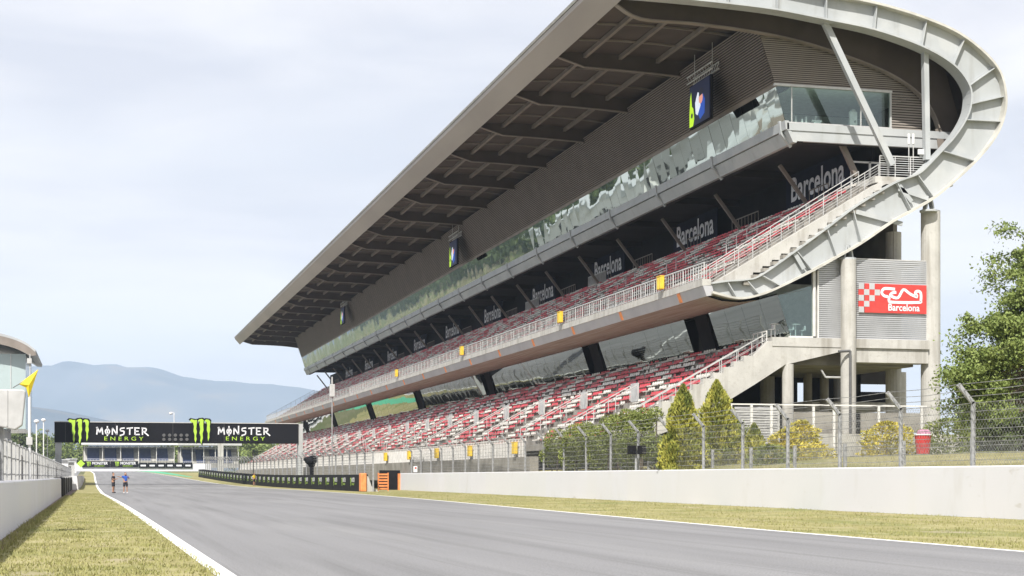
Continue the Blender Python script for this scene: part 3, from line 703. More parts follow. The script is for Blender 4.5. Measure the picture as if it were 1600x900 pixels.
# furniture seen through the end windows
def cafe_stool(px, Y, z, name, h, lab, table=False, grp=None):
    x = XY(px, Y); t = empty(name, (x, Y, z), lab, 'table' if table else 'stool', grp)
    r = .34 if table else .2
    MB().tube((x, Y, z+h-.04), (x, Y, z+h), r, 14).build('table_top' if table else 'seat', M['white_paint'], t)
    MB().tube((x, Y, z+.03), (x, Y, z+h-.04), .04, 8).build('stem', M['white_paint'], t)
    MB().tube((x, Y, z), (x, Y, z+.03), .24, 12).build('base', M['white_paint'], t)
    if not table: MB().box(x+.1, x+.2, Y-.18, Y+.18, z+h, z+h+.3).build('backrest', M['white_paint'], t)
G1 = 'white furniture behind the lower end window'
cafe_stool(1243, 101.8, 10.65, 'cafe_table', 1.05, 'tall white round table behind lower end window, right of the stools', True, G1)
cafe_stool(1211, 102.0, 10.65, 'cafe_table', 1.05, 'tall white round table at left edge of lower end window', True, G1)
for i, px in enumerate((1205, 1219, 1224, 1229, 1235, 1253)):
    cafe_stool(px, 101.9+.25*(i % 2), 10.65, 'bar_stool', .68, ORD[i]+' white stool from the left behind the lower end window', False, G1)
def studio_item(px, w, h, lab, name, cat, parts):
    Y = YF0+1.0; x = XY(px, Y); z = 25.66; t = empty(name, (x, Y, z), lab, cat, 'things on the sill of the upper end window')
    for (dx, dz, pw, ph, nm, mt) in parts: MB().box(x+dx-pw/2, x+dx+pw/2, Y-.1, Y+.12, z+dz, z+dz+ph).build(nm, M[mt], t, bevel=.02)
studio_item(1333, 0, 0, 'tall white machine standing in the upper end window', 'drinks_machine', 'machine', [(0, 0, .55, 1.3, 'body', 'white_paint'), (.0, 1.3, .3, .15, 'top', 'grey_box'), (.1, .5, .14, .2, 'tap', 'dark_rail')])
studio_item(1276, 0, 0, 'white coffee maker in the middle of the upper end window', 'coffee_maker', 'machine', [(0, 0, .5, .45, 'body', 'white_paint'), (0, .45, .75, .1, 'tray', 'white_paint'), (-.1, .55, .1, .3, 'spout', 'grey_box')])
studio_item(1257, 0, 0, 'white espresso machine left of the coffee maker, upper end window', 'espresso_machine', 'machine', [(0, 0, .7, .35, 'body', 'white_paint'), (.1, .35, .1, .4, 'bottle', 'white_paint'), (-.2, .35, .12, .25, 'spout', 'white_paint')])
studio_item(1243, 0, 0, 'small dark headset stand in left corner of upper end window', 'headset_stand', 'stand', [(0, 0, .2, .3, 'base', 'dark_rail'), (0, .3, .08, .45, 'stem', 'grey_box')])
# two white loudspeaker tubes on the platform
for i, px in enumerate((1420, 1427)):
    x = XY(px, 101.2); z = zz_(225, px, 101.2)
    t = empty('tube_antenna', (x, 101.2, z-.5), ('left' if i == 0 else 'right')+' one of the two white tubes standing on the platform railing', 'antenna', 'white tubes on the platform railing')
    MB().tube((x, 101.2, z), (x, 101.2, z+.7), .09, 10).build('tube', M['white_paint'], t); MB().tube((x, 101.2, z-1.9), (x, 101.2, z), .035, 6).build('pole', M['grey_box'], t)
x, z = XY(1441, 100.8), zz_(238, 1441, 100.8)
t = empty('notice_box', (x, 100.8, z), 'small white box fixed to the platform railing beside the steel strut', 'box'); MB().box(x-.3, x+.3, 100.75, 100.9, z-.15, z+.2).build('box_body', M['white_paint'], t, bevel=.02); MB().box(x-.1, x+.1, 100.9, 101, z-.3, z-.1).build('bracket', M['grey_box'], t)
# ------------------------------------------------------------------ lettering
def text_geo(txt, bold=.0, space=1.0):
    c = bpy.data.curves.new('t', 'FONT'); c.body = txt; c.size = 1; c.offset = bold; c.resolution_u = 3; c.space_character = space
    o = bpy.data.objects.new('t', c); COL.objects.link(o); bpy.context.view_layer.update()
    me = bpy.data.meshes.new_from_object(o.evaluated_get(bpy.context.evaluated_depsgraph_get()))
    v = [(p.co.x, p.co.y) for p in me.vertices]; f = [tuple(p.vertices) for p in me.polygons]
    bpy.data.objects.remove(o); x0 = min(a for a, _ in v); x1 = max(a for a, _ in v); y0 = min(a for _, a in v if True)
    yb = 0; cap = max(a for _, a in v)
    return [((a-x0)/(x1-x0), (c_-yb)/(cap-yb)) for a, c_ in v], f
_tc = {}
def lettering(b, txt, o, u, w, W, H, off=.015, m=0, bold=.0, space=1.0):
    k = (txt, bold, space)
    if k not in _tc: _tc[k] = text_geo(txt, bold, space)
    v, f = _tc[k]; o, u, w = Vector(o), Vector(u), Vector(w); n = u.cross(w).normalized()*off
    b.add([tuple(o+u*(a*W)+w*(c*H)+n) for a, c in v], f, m)
def poly_on(b, pts, o, u, w, off, m=0):
    o, u, w = Vector(o), Vector(u), Vector(w); n = u.cross(w).normalized()*off
    b.add([tuple(o+u*a+w*c+n) for a, c in pts], [tuple(range(len(pts)))], m)
# Barcelona banners under the deck
for k in range(10):
    ya = 107.2+25.48*k; X = 52.2
    nm = 'nearest' if k == 0 else ORD[k]+' nearest'
    t = empty('wall_banner', (X, ya+5, 21.8), f'dark navy banner with white Barcelona lettering under the deck, {nm} to the near end', 'banner', 'navy lettered banners along the back of the upper tier')
    MB().box(X, X+.06, ya-.7, ya+10.3, 21.8, 24.7).build('banner_cloth', M['navy'], t)
    b = MB(); lettering(b, 'Barcelona', (X, ya+9.3, 22.62), (0, -1, 0), (0, 0, 1), 9.2, 1.8, .03, bold=.02); b.build('lettering', M['white_print'], t)
# glass partition behind near railing
b = MB(); xx0, xx1 = XY(1331, 105), XY(1388, 105)
for x in (xx0, (xx0+xx1)/2, xx1): b.box(x-.07, x+.07, 105, 105.1, 21.75, 23.6)
b.box(xx0, xx1, 105, 105.1, 23.5, 23.62); b.build('partition_frame', M['rail'], G)
# circuit logo board on the corrugated panel
p0 = U(1341, 488, 100.5); p1 = U(1447, 446, 100.5); Wd, Hd = p1[0]-p0[0], p1[2]-p0[2]
t = empty('logo_board', (p0[0], 100.5, p0[2]), 'red board with white race track outline and Barcelona lettering on the silver panel', 'sign')
b = MB(); sq = Hd/5
poly = [(0, 0), (Wd, 0), (Wd, Hd), (sq*3.5, Hd), (sq*3.5, Hd*.6), (0, Hd*.0)]
b.box(p0[0]+sq*1.15, p0[0]+Wd, 100.44, 100.5, p0[2], p0[2]+Hd); b.build('board', M['red_board'], t)
b = MB(); br = MB()
for i in range(4):
    for j in range(5):
        a, c = p0[0]+i*sq, p0[2]+j*sq
        if (i+j) % 2 == 0 and (i+.2 < 1+j*1.2): b.box(a, a+sq, 100.425, 100.437, c, c+sq)
        elif i == 0: br.box(a, a+sq*1.15, 100.44, 100.5, c, c+sq)
b.build('pale_squares', M['silver'], t); br.build('red_squares', M['red_board'], t)
tr = [(978, 468), (955, 500), (975, 440), (1015, 440), (1020, 455), (975, 465), (975, 500), (1125, 500), (1128, 460), (1095, 455), (1105, 480), (1045, 440), (1020, 480), (985, 478)]
trk = [(1012, 441), (965, 438), (952, 455), (962, 470), (984, 478), (985, 492), (1000, 500), (1118, 501), (1129, 492), (1129, 460), (1118, 450), (1104, 456), (1112, 476), (1080, 462), (1050, 443), (1025, 480), (992, 470), (1000, 458), (1018, 455)]
pp = [(1050+a/2.904, 300+c/2.904) for a, c in trk]
pp = catmull(pp, 4); w3 = [U(a, c, 100.42) for a, c in pp]; b = MB()
v = []
for i in range(len(w3)):
    p_, q_ = Vector(w3[max(i-1, 0)]), Vector(w3[min(i+1, len(w3)-1)]); d = (q_-p_).normalized(); nn_ = Vector((d.z, 0, -d.x))*.095; c = Vector(w3[i])
    for e in (nn_, -nn_): v.append((c.x+e.x, 100.425, c.z+e.z))
b.add(v, [(2*i, 2*i+1, 2*i+3, 2*i+2) for i in range(len(w3)-1)])
b.build('track_outline', M['white_print'], t)
b = MB(); q0 = U(1388, 485, 100.42); q1 = U(1437, 477, 100.42); lettering(b, 'Barcelona', (q0[0], 100.44, q0[2]), (1, 0, 0), (0, 0, 1), q1[0]-q0[0], q1[2]-q0[2]+.05, .02, bold=.02); b.build('lettering', M['white_print'], t)
# yellow boards on the balcony railing, and by the parapet
def yellow_board(X, y, z, lab, grp):
    t = empty('waste_bin', (X, y, z), lab, 'bin', grp)
    for dy in (-.42, .02):
        bb = MB().box(X-.2, X+.1, y+dy, y+dy+.4, z+.1, z+.98).build('bin_body', M['yellow'], t, bevel=.04)
        MB().box(X-.22, X+.11, y+dy-.01, y+dy+.41, z+.985, z+1.04).build('lid', M['yellow'], bb)
    MB().bar((X+.12, y-.5, z+.8), (X+.12, y+.5, z+.8), .05).build('hanger', M['rail'], t)
for i, px in enumerate((1033, 876, 722, 620)):
    yellow_board(38.45, YX(px, 38.45), 14.4, 'yellow double bin hung on the upper balcony railing, '+('nearest' if i == 0 else ORD[i]+' nearest')+' of four', 'yellow bins on the balcony railing')
for i, px in enumerate((805, 735, 683, 640, 603)):
    yellow_board(32.15, YX(px, 32.15), 3.1, 'yellow bin on the white parapet of the lower tier, '+('nearest' if i == 0 else ORD[i]+' nearest')+' of five', 'yellow bins on the lower parapet')
# hanging screens
scm = {k: emit('screen_'+k, c, .5) for k, c in dict(navy=(.006, .009, .03), lime=(.5, .8, .02), white=(.7, .75, .85), skin=(.7, .3, .22), blue=(.015, .07, .38), black=(.01, .01, .015)).items()}
def screen(px, py, X, s, lab):
    p = UX(px, py, X); y, z = p[1], p[2]
    t = empty('video_screen', (X, y, z+3), lab, 'screen', 'screens hung under the roof')
    MB().box(X+.05, X+.25, y-2.1*s, y+2.1*s, z-1.5*s, z+1.7*s).build('housing', M['black'], t)
    MB().box(X-.02, X+.05, y-2.0*s, y+2.0*s, z-1.4*s, z+1.6*s).build('display', scm['navy'], t)
    o, u, w = (X-.03, y+2.0*s, z-1.4*s), (0, -s, 0), (0, 0, s)
    def circ(cx, cy, r, sx=1, k=12): return [(cx+r*sx*math.cos(2*math.pi*i/k), cy+r*math.sin(2*math.pi*i/k)) for i in range(k)]
    for i, (pts, m) in enumerate((([(0, 0), (.75, 0), (1.0, .5), (.8, 1.3), (.5, 1.5), (.35, 2.6), (.15, 2.2), (0, 1.0)], 'lime'), ([(1.6, .9), (2.2, .2), (3.1, .5), (3.2, 1.5), (2.5, 2.3), (1.7, 2.0)], 'blue'), ([(1.3, .8), (1.7, .6), (2.3, 1.2), (2.1, 2.2), (1.7, 2.3), (1.2, 1.6)], 'white'), (circ(2.35, 1.75, .42), 'skin'), ([(2.0, 1.9), (2.8, 2.0), (2.7, 2.4), (2.3, 2.5), (2.0, 2.3)], 'black'), (circ(.55, .8, .2), 'black'))):
        b = MB(); poly_on(b, pts, o, u, w, .004*(i+1)); b.build('picture_patch', scm[m], t)
    b = MB()
    for zz2 in (0, .5):
        for xx2 in (0, .5): b.tube((X+xx2, y-2.6*s, z+2.0*s+zz2), (X+xx2, y+2.6*s, z+2.0*s+zz2), .05, 6)
    for i in range(10):
        yy = y-2.6*s+5.2*s*i/10; b.tube((X, yy, z+2*s), (X, yy+.52*s, z+2*s+.5), .03, 4); b.tube((X+.5, yy, z+2*s+.5), (X+.5, yy+.52*s, z+2*s), .03, 4)
    for dy in (-1.8, 1.8): b.tube((X+.3, y+dy*s, z+2.4*s), (X+.3, y+dy*s, 33), .03, 4)
    b.build('truss', M['rail'], t)
screen(1093, 162, 43.3, 1.0, 'large screen with lime and blue picture hung under the roof, nearest of three')
screen(708, 397, 43.3, 1.0, 'large screen with lime and blue picture hung halfway along the roof')
screen(535, 494, 43.0, .95, 'farthest of the three screens hung under the roof')

# ================================================================== BARRIERS AND FENCES (right)
b = MB(); v = []
b.add([(WX(y)+dx, y, z) for y in (20, 171) for dx, z in ((-.02, 0), (0.0, 1.74), (.03, 1.78), (.33, 1.78), (.36, 1.74), (.36, 0))], [(i, i+1, i+7, i+6) for i in range(5)]+[(0, 1, 2, 3, 4, 5), (11, 10, 9, 8, 7, 6)])
t = empty('concrete_barrier', (WX(100), 100, 0), 'long white painted concrete wall along the right side of the track', 'wall')
b.build('wall_body', M['white_wall'], t)
b = MB(); b.box(WX(171)-.2, WX(171)+.5, 171.02, 171.5, 0, 1.75); b.build('end_pad', M['orange'], t)
def fence(name, base, lab, ystart, yend, sp, z0, h, arm, mdir, nwire, link, diag=.16, postw=.13, cat='fence', chain_h=None):
    t = empty(name, (base(ystart), ystart, z0), lab, cat)
    y = ystart
    while y <= yend+.01:
        x = base(y); b = MB(); tilt = .0
        b.box(x-postw/2, x+postw/2, y-postw/2*.8, y+postw/2*.8, z0(y) if callable(z0) else z0, (z0(y) if callable(z0) else z0)+h)
        if arm: zt2 = (z0(y) if callable(z0) else z0)+h; b.bar((x, y, zt2-.06), (x+mdir*arm, y, zt2+arm*1.03), postw*.8, postw*1.1)
        b.build('post', M['post'], t); y += sp
    return t
def fence2(name, base, lab, ya, yb, sp, z0, h, arm, mdir, wires, chain, cs=.14, postw=.13, wr=.012):
    zf = z0 if callable(z0) else (lambda y: z0)
    t = empty(name, (base(ya), ya, zf(ya)), lab, 'fence')
    y = ya; P = []
    while y <= yb+.01:
        x = base(y); b = MB(); jt = random.uniform(-.02, .02)
        b.add([(x+jt*0+i*postw/2, y+j*postw*.4, zf(y)+k*h) for k in (0, 1) for j in (-1, 1) for i in (-1, 1)], [(0, 1, 3, 2), (4, 6, 7, 5), (0, 4, 5, 1), (2, 3, 7, 6), (0, 2, 6, 4), (1, 5, 7, 3)])
        if arm: b.bar((x, y, zf(y)+h-.06), (x+mdir*arm, y, zf(y)+h+arm*1.03), postw*.8, postw*1.1)
        b.build('post', M['post'], t); P.append(y); y += sp
    b = MB()
    for q, y in enumerate(P[:-1]):
        y2 = P[q+1]
        for wz in wires:
            s1 = -.03*random.random(); ym = (y+y2)/2
            pa, pm, pb = (base(y), y, zf(y)+wz), (base(ym), ym, zf(ym)+wz+s1), (base(y2), y2, zf(y2)+wz)
            b.bar(pa, pm, wr*2, wr*2); b.bar(pm, pb, wr*2, wr*2)
        if arm:
            for a in (.3, .65, 1):
                s1 = -.06*random.random()
                pa, pb = Vector((base(y)+mdir*arm*a, y, zf(y)+h+arm*1.03*a)), Vector((base(y2)+mdir*arm*a, y2, zf(y2)+h+arm*1.03*a)); pm = (pa+pb)/2+Vector((0, 0, s1))
                b.bar(pa, pm, wr*2, wr*2); b.bar(pm, pb, wr*2, wr*2)
    if b.v: b.build('wires', M['wire'], t)
    if chain:
        b = MB(); c0, c1 = chain; H = c1-c0; y = P[0]; w = .0075
        while y < P[-1]:
            for s in (1, -1):
                y2 = y+H*.9
                ya_, yb_ = (y, y2) if s == 1 else (y2, y)
                if max(ya_, yb_) > P[-1]: continue
                A = (base(ya_), ya_, zf(ya_)+c0); B = (base(yb_), yb_, zf(yb_)+c1)
                b.add([(A[0], A[1]-w, A[2]), (A[0], A[1]+w, A[2]), (B[0], B[1]+w, B[2]), (B[0], B[1]-w, B[2])], [(0, 1, 2, 3)])
            y += cs
        b.build('chain_link', M['wire'], t)
    return t
fence2('debris_fence', lambda y: WX(y)+.55, 'tall wire fence with cranked steel posts standing behind the white wall', 29.6, 168, 5.5, 1.5, 2.55, .58, -1,
       [.5, .75, 1.0, 1.3, 1.6, 1.9, 2.2, 2.5], (.3, 2.5), .2, .13, .010)
fence2('low_fence', lambda y: WX(y)+2.1, 'low chain link fence with short posts behind the taller wire fence', 32.4, 100, 5.5, 1.5, 1.35, 0, -1, [1.2, .8], (.0, 1.25), .12, .14, .01)
# pipe fence in front of the stand's undercroft
t = empty('perimeter_fence', (45, 96, 2.3), 'pale pipe framed fence with wire mesh in front of the concrete columns', 'fence')
xa_, xb_ = XY(1128, 96), XY(1448, 96); Zt = zz_(633, 1280, 96)
b = MB(); b.bar((xa_, 96, Zt), (xb_, 96, Zt), .09, .09); b.build('top_rail', M['rail_white'], t)
for px in (1142, 1174, 1205, 1271, 1303, 1373, 1440): x = XY(px, 96); MB().bar((x, 96, 2.2), (x, 96, Zt), .15, .12).build('post', M['rail_white'], t)
b = MB(); z = 2.6
while z < Zt-.1: b.bar((xa_, 96, z), (xb_, 96, z), .015, .015); z += .13
b.build('mesh', M['wire'], t)
t = empty('louvre_screen', (41, 98, 2.3), 'weathered horizontal louvre screen between the golden conifers and the columns', 'screen')
wallpoly(lambda z: XY(1148, 98), lambda z: XY(1215, 98), 2.2, 5.9, 22, .05, 98).build('louvre_slats', [M['grey_box'], M['groove_shade']], t); MB().box(XY(1215, 98), XY(1215, 98)+.1, 97.9, 98.1, 2.2, 5.95).build('frame', M['rail'], t)
t = empty('brown_hoarding', (47, 97.6, 2.3), 'brown hoarding sheets behind the pipe fence between the columns', 'hoarding')
for a_, c_ in ((1240, 1312), (1345, 1440)): MB().box(XY(a_, 97.6), XY(c_, 97.6), 97.6, 97.68, 4.3 if a_ > 1300 else 2.3, 5.6).build('sheet', M['concrete_dark'], t)
# black advertising pads of the far right barrier
BX = interp([(140, 24.8), (350, 21.2), (420, 20.3)])
y = 154.5; i = 0
def claw(b, o, u, w, H, m=0, off=.02, grow=0, thick=None):
    # three torn claw strokes, each a jagged downward strip
    g = grow
    S3 = [[(-.02, .93), (.06, 1.0), (.2, .96), (.30, .98), (.30, .90), (.27, .60), (.30, .48), (.26, .30), (.29, .18), (.24, .02), (.19, .16), (.20, .34), (.15, .5), (.17, .70), (.13, .86), (.06, .86)],
          [(.33, .92), (.42, 1.0), (.52, 1.02), (.60, .97), (.58, .72), (.60, .56), (.55, .40), (.57, .22), (.52, .08), (.50, -.06), (.45, .1), (.47, .26), (.42, .42), (.45, .6), (.41, .80), (.43, .90)],
          [(.63, .93), (.72, 1.0), (.84, .98), (.90, .90), (.87, .70), (.89, .55), (.85, .40), (.86, .25), (.80, .08), (.78, .24), (.79, .42), (.74, .55), (.76, .75), (.73, .88)]]
    for s in S3:
        cx = sum(a for a, _ in s)/len(s); cy = sum(c for _, c in s)/len(s)
        pts = []
        for a, c in s:
            dx, dy = a-cx, c-cy; pts.append(((a+math.copysign(g, dx))*H*.92, (c+math.copysign(g*1.0, dy))*H))
        if thick: b.plate(pts, Vector(o), u, w, thick, m)
        else: poly_on(b, pts, o, u, w, off, m)
pads = []
while y < 345:
    wdt = 5.2; x = BX(y); x2 = BX(y+wdt); z = zrl(y+wdt/2)
    t = empty('padded_barrier', (x, y, z), f'black padded block on the right verge, {ORD[i] if i < 30 else "thirtieth or later"} from its orange end' if i < 30 else f'distant black padded block on right verge, {ORD[36-i] if i < 37 else "last"} from the far end', 'barrier', 'black padded blocks along the right verge')
    u = Vector((x2-x, wdt, 0)).normalized()
    b = MB(); nv = Vector((u.y, -u.x, 0))*.9
    A = Vector((x, y, z-.1)); B = A+u*(wdt-.1)
    b.add([tuple(p+Vector((0, 0, h))) for h in (0, 1.72) for p in (A, B, B+nv, A+nv)], [(0, 3, 2, 1), (4, 5, 6, 7), (0, 1, 5, 4), (1, 2, 6, 5), (2, 3, 7, 6), (3, 0, 4, 7)])
    b.build('pad', M['black'], t, bevel=.04)
    b = MB()
    # print reads from far to near when seen from the track
    lettering(b, 'MONSTER', tuple(A+u*3.9+Vector((0, 0, 1.0))), tuple(-u), (0, 0, 1), 1.7, .42, .03, 0, .02)
    b.build('lettering', M['white_print'], t)
    b = MB(); lettering(b, 'ENERGY', tuple(A+u*3.7+Vector((0, 0, .7))), tuple(-u), (0, 0, 1), 1.3, .18, .03, 0, .01)
    claw(b, tuple(A+u*4.75+Vector((0, 0, .55))), tuple(-u), (0, 0, 1), .85, off=.03); b.build('emblem', M['lime'], t)
    y += wdt; i += 1
t = empty('orange_end_pad', (24.9, 153.5, 0), 'orange block capping the near end of the black padded barrier', 'barrier'); MB().box(24.55, 25.1, 153.2, 154.4, 0, 1.75).build('pad', M['orange'], t, bevel=.08)
b = MB(); b.prism([(25.15, 0), (26.3, 0), (25.6, .5), (25.3, 1.4), (25.15, 1.5)], 153.4, 153.7); t = empty('concrete_wedge', (26, 153.5, 0), 'pale curved concrete wedge beside the orange end block', 'wedge'); b.build('wedge_body', M['concrete'], t)
fence2('track_fence', lambda y: BX(y)+1.1, 'tall grey wire fence running behind the black padded barrier', 153, 344, 4.4, lambda y: zrl(y), 3.75, .55, -1, [1.9, 2.2, 2.5, 2.8, 3.1, 3.4, 3.7], (1.7, 3.7), .24, .15, .018)
# orange gate in the gap
t = empty('orange_gate', (28.2, 158, 0), 'orange slatted gate standing in the gap between wall and padded barrier', 'gate')
gx0, gx1 = XY(590, 158), XY(607, 158)
b = MB(); b.box(gx0, gx0+.1, 157.9, 158, 0, 1.8); b.box(gx1-.1, gx1, 157.9, 158, 0, 1.8); b.build('gate_frame', M['orange'], t)
b = MB()
for k in range(6): b.box(gx0, gx1, 157.88, 157.93, .15+k*.28, .32+k*.28)
b.build('gate_slats', M['orange'], t)
t = empty('shaded_opening_panel', (31, 168, 0), 'black panel standing for the shaded opening below the parapet behind the orange gate', 'wall'); MB().box(29.7, 31.9, 172.6, 172.9, 0, 2.1).build('wall_body', M['black'], t)  # black panel added for the shade inside the opening
# small things on the wall / fence
def blackbox(px, py, X, lab):
    p = UX(px, py, X); t = empty('camera_box', p, lab, 'camera')
    MB().box(X-.2, X+.2, p[1]-.38, p[1]-.03, p[2]-.22, p[2]+.22).build('housing', M['black'], t, bevel=.03); MB().box(X-.2, X+.2, p[1]+.03, p[1]+.38, p[2]-.22, p[2]+.22).build('housing', M['black'], t, bevel=.03)
    MB().tube((X+.05, p[1], 1.5), (X+.05, p[1], p[2]), .06, 8).build('pole', M['post'], t)
t = empty('twin_signal_box', UX(995, 703, 30.42), 'pair of black signal boxes on a pole above the white wall', 'signal')
p = UX(995, 703, 30.42)
for d in (-.55, .05): MB().box(p[0]+d, p[0]+d+.5, p[1]-.1, p[1]+.1, p[2]-.25, p[2]+.25).build('lamp_box', M['black'], t, bevel=.03)
MB().tube((p[0], p[1]+.15, 1.78), (p[0], p[1]+.15, p[2]), .07, 8).build('pole', M['post'], t)
p = UX(649, 733, 31.75); t = empty('white_lamp_box', p, 'small white box with red mark on the fence near the wall end', 'box'); MB().box(p[0]-.2, p[0]+.2, p[1]-.1, p[1]+.1, p[2]-.3, p[2]+.3).build('box_body', M['white_paint'], t, bevel=.03); MB().box(p[0]-.08, p[0]+.08, p[1]-.15, p[1]-.1, p[2]+.05, p[2]+.2).build('red_mark', M['red_board'], t)
# covered camera on pole
x_, y_ = BX(192)+.9, 192.
t = empty('covered_camera', (x_, y_, 0), 'camera under a black rain cover on a stand behind the padded barrier', 'camera')
b = MB(); 
for (dx, dz, r, sz) in ((0, 3.3, .75, .7), (.25, 3.5, .6, .7), (-.4, 3.45, .5, .6), (.1, 2.85, .45, .8)): b.ball((x_+dx, y_, dz), r, sz=sz)
b.build('rain_cover', M['black'], t, smooth=True); MB().tube((x_+.1, y_, 0), (x_+.1, y_, 3), .2, 8, .28).build('stand', M['black'], t)
# lamp / speaker pole in front of the stand
x_, y_ = 31.2, YX(519, 31.2)
t = empty('speaker_pole', (x_, y_, 0), 'slim pole with pale loudspeaker in front of the far lower tier', 'pole'); MB().tube((x_, y_, 0), (x_, y_, 13.3), .09, 8).build('pole', M['post'], t)
b = MB(); b.box(x_-.35, x_+.35, y_-.3, y_+.3, 12.2, 13.9); b.tube((x_, y_, 13.9), (x_, y_, 14.9), .12, 6); b.build('loudspeaker', M['grey_box'], t, bevel=.08)
# red bin
p = U(1442, 705, 84); x_ = p[0]
t = empty('barrel_bin', (x_, 84, 2.35), 'round red plastic bin with full pink bag beside the yellow shrub', 'bin')
zb = EYE+(HOR-709)/F*(x_*ST+84*CT); 
MB().tube((x_, 84, zb), (x_, 84, zb+1.05), .36, 18, .46).build('bin_body', M['red_bin'], t); b = MB(); b.tube((x_, 84, zb+1.05), (x_, 84, zb+1.12), .5, 18); b.build('rim', M['white_paint'], t)
b = MB(); 
for k in range(5): b.ball((x_+random.uniform(-.2, .2), 84+random.uniform(-.2, .2), zb+1.15), .24, n=8)
b.build('bin_bag', M['pink'], t, smooth=True)

# ================================================================== VEGETATION
def foliage(b, cx, cy, cz, rx, ry, rz, n, s, shell=.55, rnd=random, shape=None, m=0):
    for _ in range(n):
        while True:
            p = Vector((rnd.uniform(-1, 1), rnd.uniform(-1, 1), rnd.uniform(-1, 1)))
            if p.length <= 1 and p.length > shell*rnd.random(): break
        c = Vector((cx+p.x*rx, cy+p.y*ry, cz+p.z*rz))
        a = Vector((rnd.gauss(0, 1), rnd.gauss(0, 1), rnd.gauss(0, 1))).normalized(); d = Vector((rnd.gauss(0, 1), rnd.gauss(0, 1), rnd.gauss(0, 1))).cross(a).normalized()
        q = s*rnd.uniform(.6, 1.3); a *= q; d *= q*.6
        b.add([tuple(c-a), tuple(c+d*.9), tuple(c+a), tuple(c-d*.9)], [(0, 1, 2, 3)], m)
def cone_shrub(px, ytop, wpx, Y, zb, lab, m='leaf_gold', n=7000, s=.085, grp=None, round_=False, cat='shrub', name='columnar_conifer'):
    x = XY(px, Y); cz = x*ST+Y*CT; H = EYE+(HOR-ytop)/F*cz-zb; Rr = wpx/2/F*cz
    t = empty(name, (x, Y, zb), lab, cat, grp)
    MB().tube((x, Y, zb-.1), (x, Y, zb+H*.5), .09, 7, .03).build('trunk', M['bark'], t)
    b = MB()
    for i in range(n):
        u = random.random()**1.35; a = random.uniform(0, 2*math.pi)
        prof = (max(0, 1-abs((u-.42)/.58)**2.2)**.5 if round_ else (1-u**1.8)**.85*min(1, .85+u*.9))
        lump = 1+(.8 if round_ else .42)*noise.noise(Vector((math.cos(a)*2, math.sin(a)*2, u*6+px)))+.28*noise.noise(Vector((math.cos(a)*5, math.sin(a)*5, u*16+px)))
        r = Rr*1.12*prof*lump*(1-.45*random.random()**2)
        c = Vector((x+r*math.cos(a), Y+r*math.sin(a), zb+.05+u*H))
        d = Vector((math.cos(a)*.5, math.sin(a)*.5, 1.1 if not round_ else .4))+Vector((random.gauss(0, .35), random.gauss(0, .35), random.gauss(0, .25))); d.normalize()
        e = d.cross(Vector((random.gauss(0, 1), random.gauss(0, 1), random.gauss(0, 1)))).normalized(); q = s*random.uniform(.6, 1.5)
        b.add([tuple(c-d*q), tuple(c+e*q*.45), tuple(c+d*q*1.2), tuple(c-e*q*.45)], [(0, 1, 2, 3)])
    b.build('foliage', M[m], t)
cone_shrub(1068, 603, 66, 84, 1.7, 'tall golden green cone shaped conifer, left of the pair behind the fence', grp=None, n=11000)
cone_shrub(1120, 596, 80, 86, 1.7, 'tall golden green cone shaped conifer, right of the pair behind the fence', n=12000)
cone_shrub(1178, 664, 44, 85, 1.7, 'small dark golden conifer just right of the tall conifer pair', n=4000)
cone_shrub(1150, 655, 34, 87.5, 1.7, 'dark green bush tucked against the right tall conifer', m='leaf_ivy', n=2500, round_=True, name='bush')
cone_shrub(1228, 672, 46, 82, 1.75, 'yellow flowering shrub left of the concrete column', m='leaf_yellow', n=4200, s=.08, round_=True, name='yellow_shrub')
cone_shrub(1254, 658, 50, 86, 1.75, 'taller bright yellow shrub in front of the left concrete column', m='leaf_yellow', n=4200, s=.08, round_=True, name='yellow_shrub')
cone_shrub(1385, 660, 68, 86, 2.0, 'broad yellow green shrub between the columns and the red bin', m='leaf_yellow', n=5200, s=.08, round_=True, name='yellow_shrub')
cone_shrub(1205, 697, 60, 80, 1.6, 'low straggly shrub behind the fence below the yellow shrubs', m='leaf_ivy', n=2000, round_=True, name='low_shrub')
cone_shrub(1275, 695, 60, 80, 1.6, 'low straggly shrub right of the yellow shrubs behind the fence', m='leaf_yellow', n=1300, round_=True, name='low_shrub')
cone_shrub(1480, 655, 70, 88, 2.2, 'dull green bush behind the red bin under the tree', m='leaf_ivy', n=3500, round_=True, name='bush')
cone_shrub(1120, 702, 60, 86.5, 1.6, 'low scrub at the foot of the right tall conifer behind the fence', m='leaf_ivy', n=2200, round_=True, name='low_shrub')
cone_shrub(1052, 702, 50, 90, 1.6, 'low scrub at the foot of the left tall conifer behind the fence', m='leaf_ivy', n=2200, round_=True, name='low_shrub')
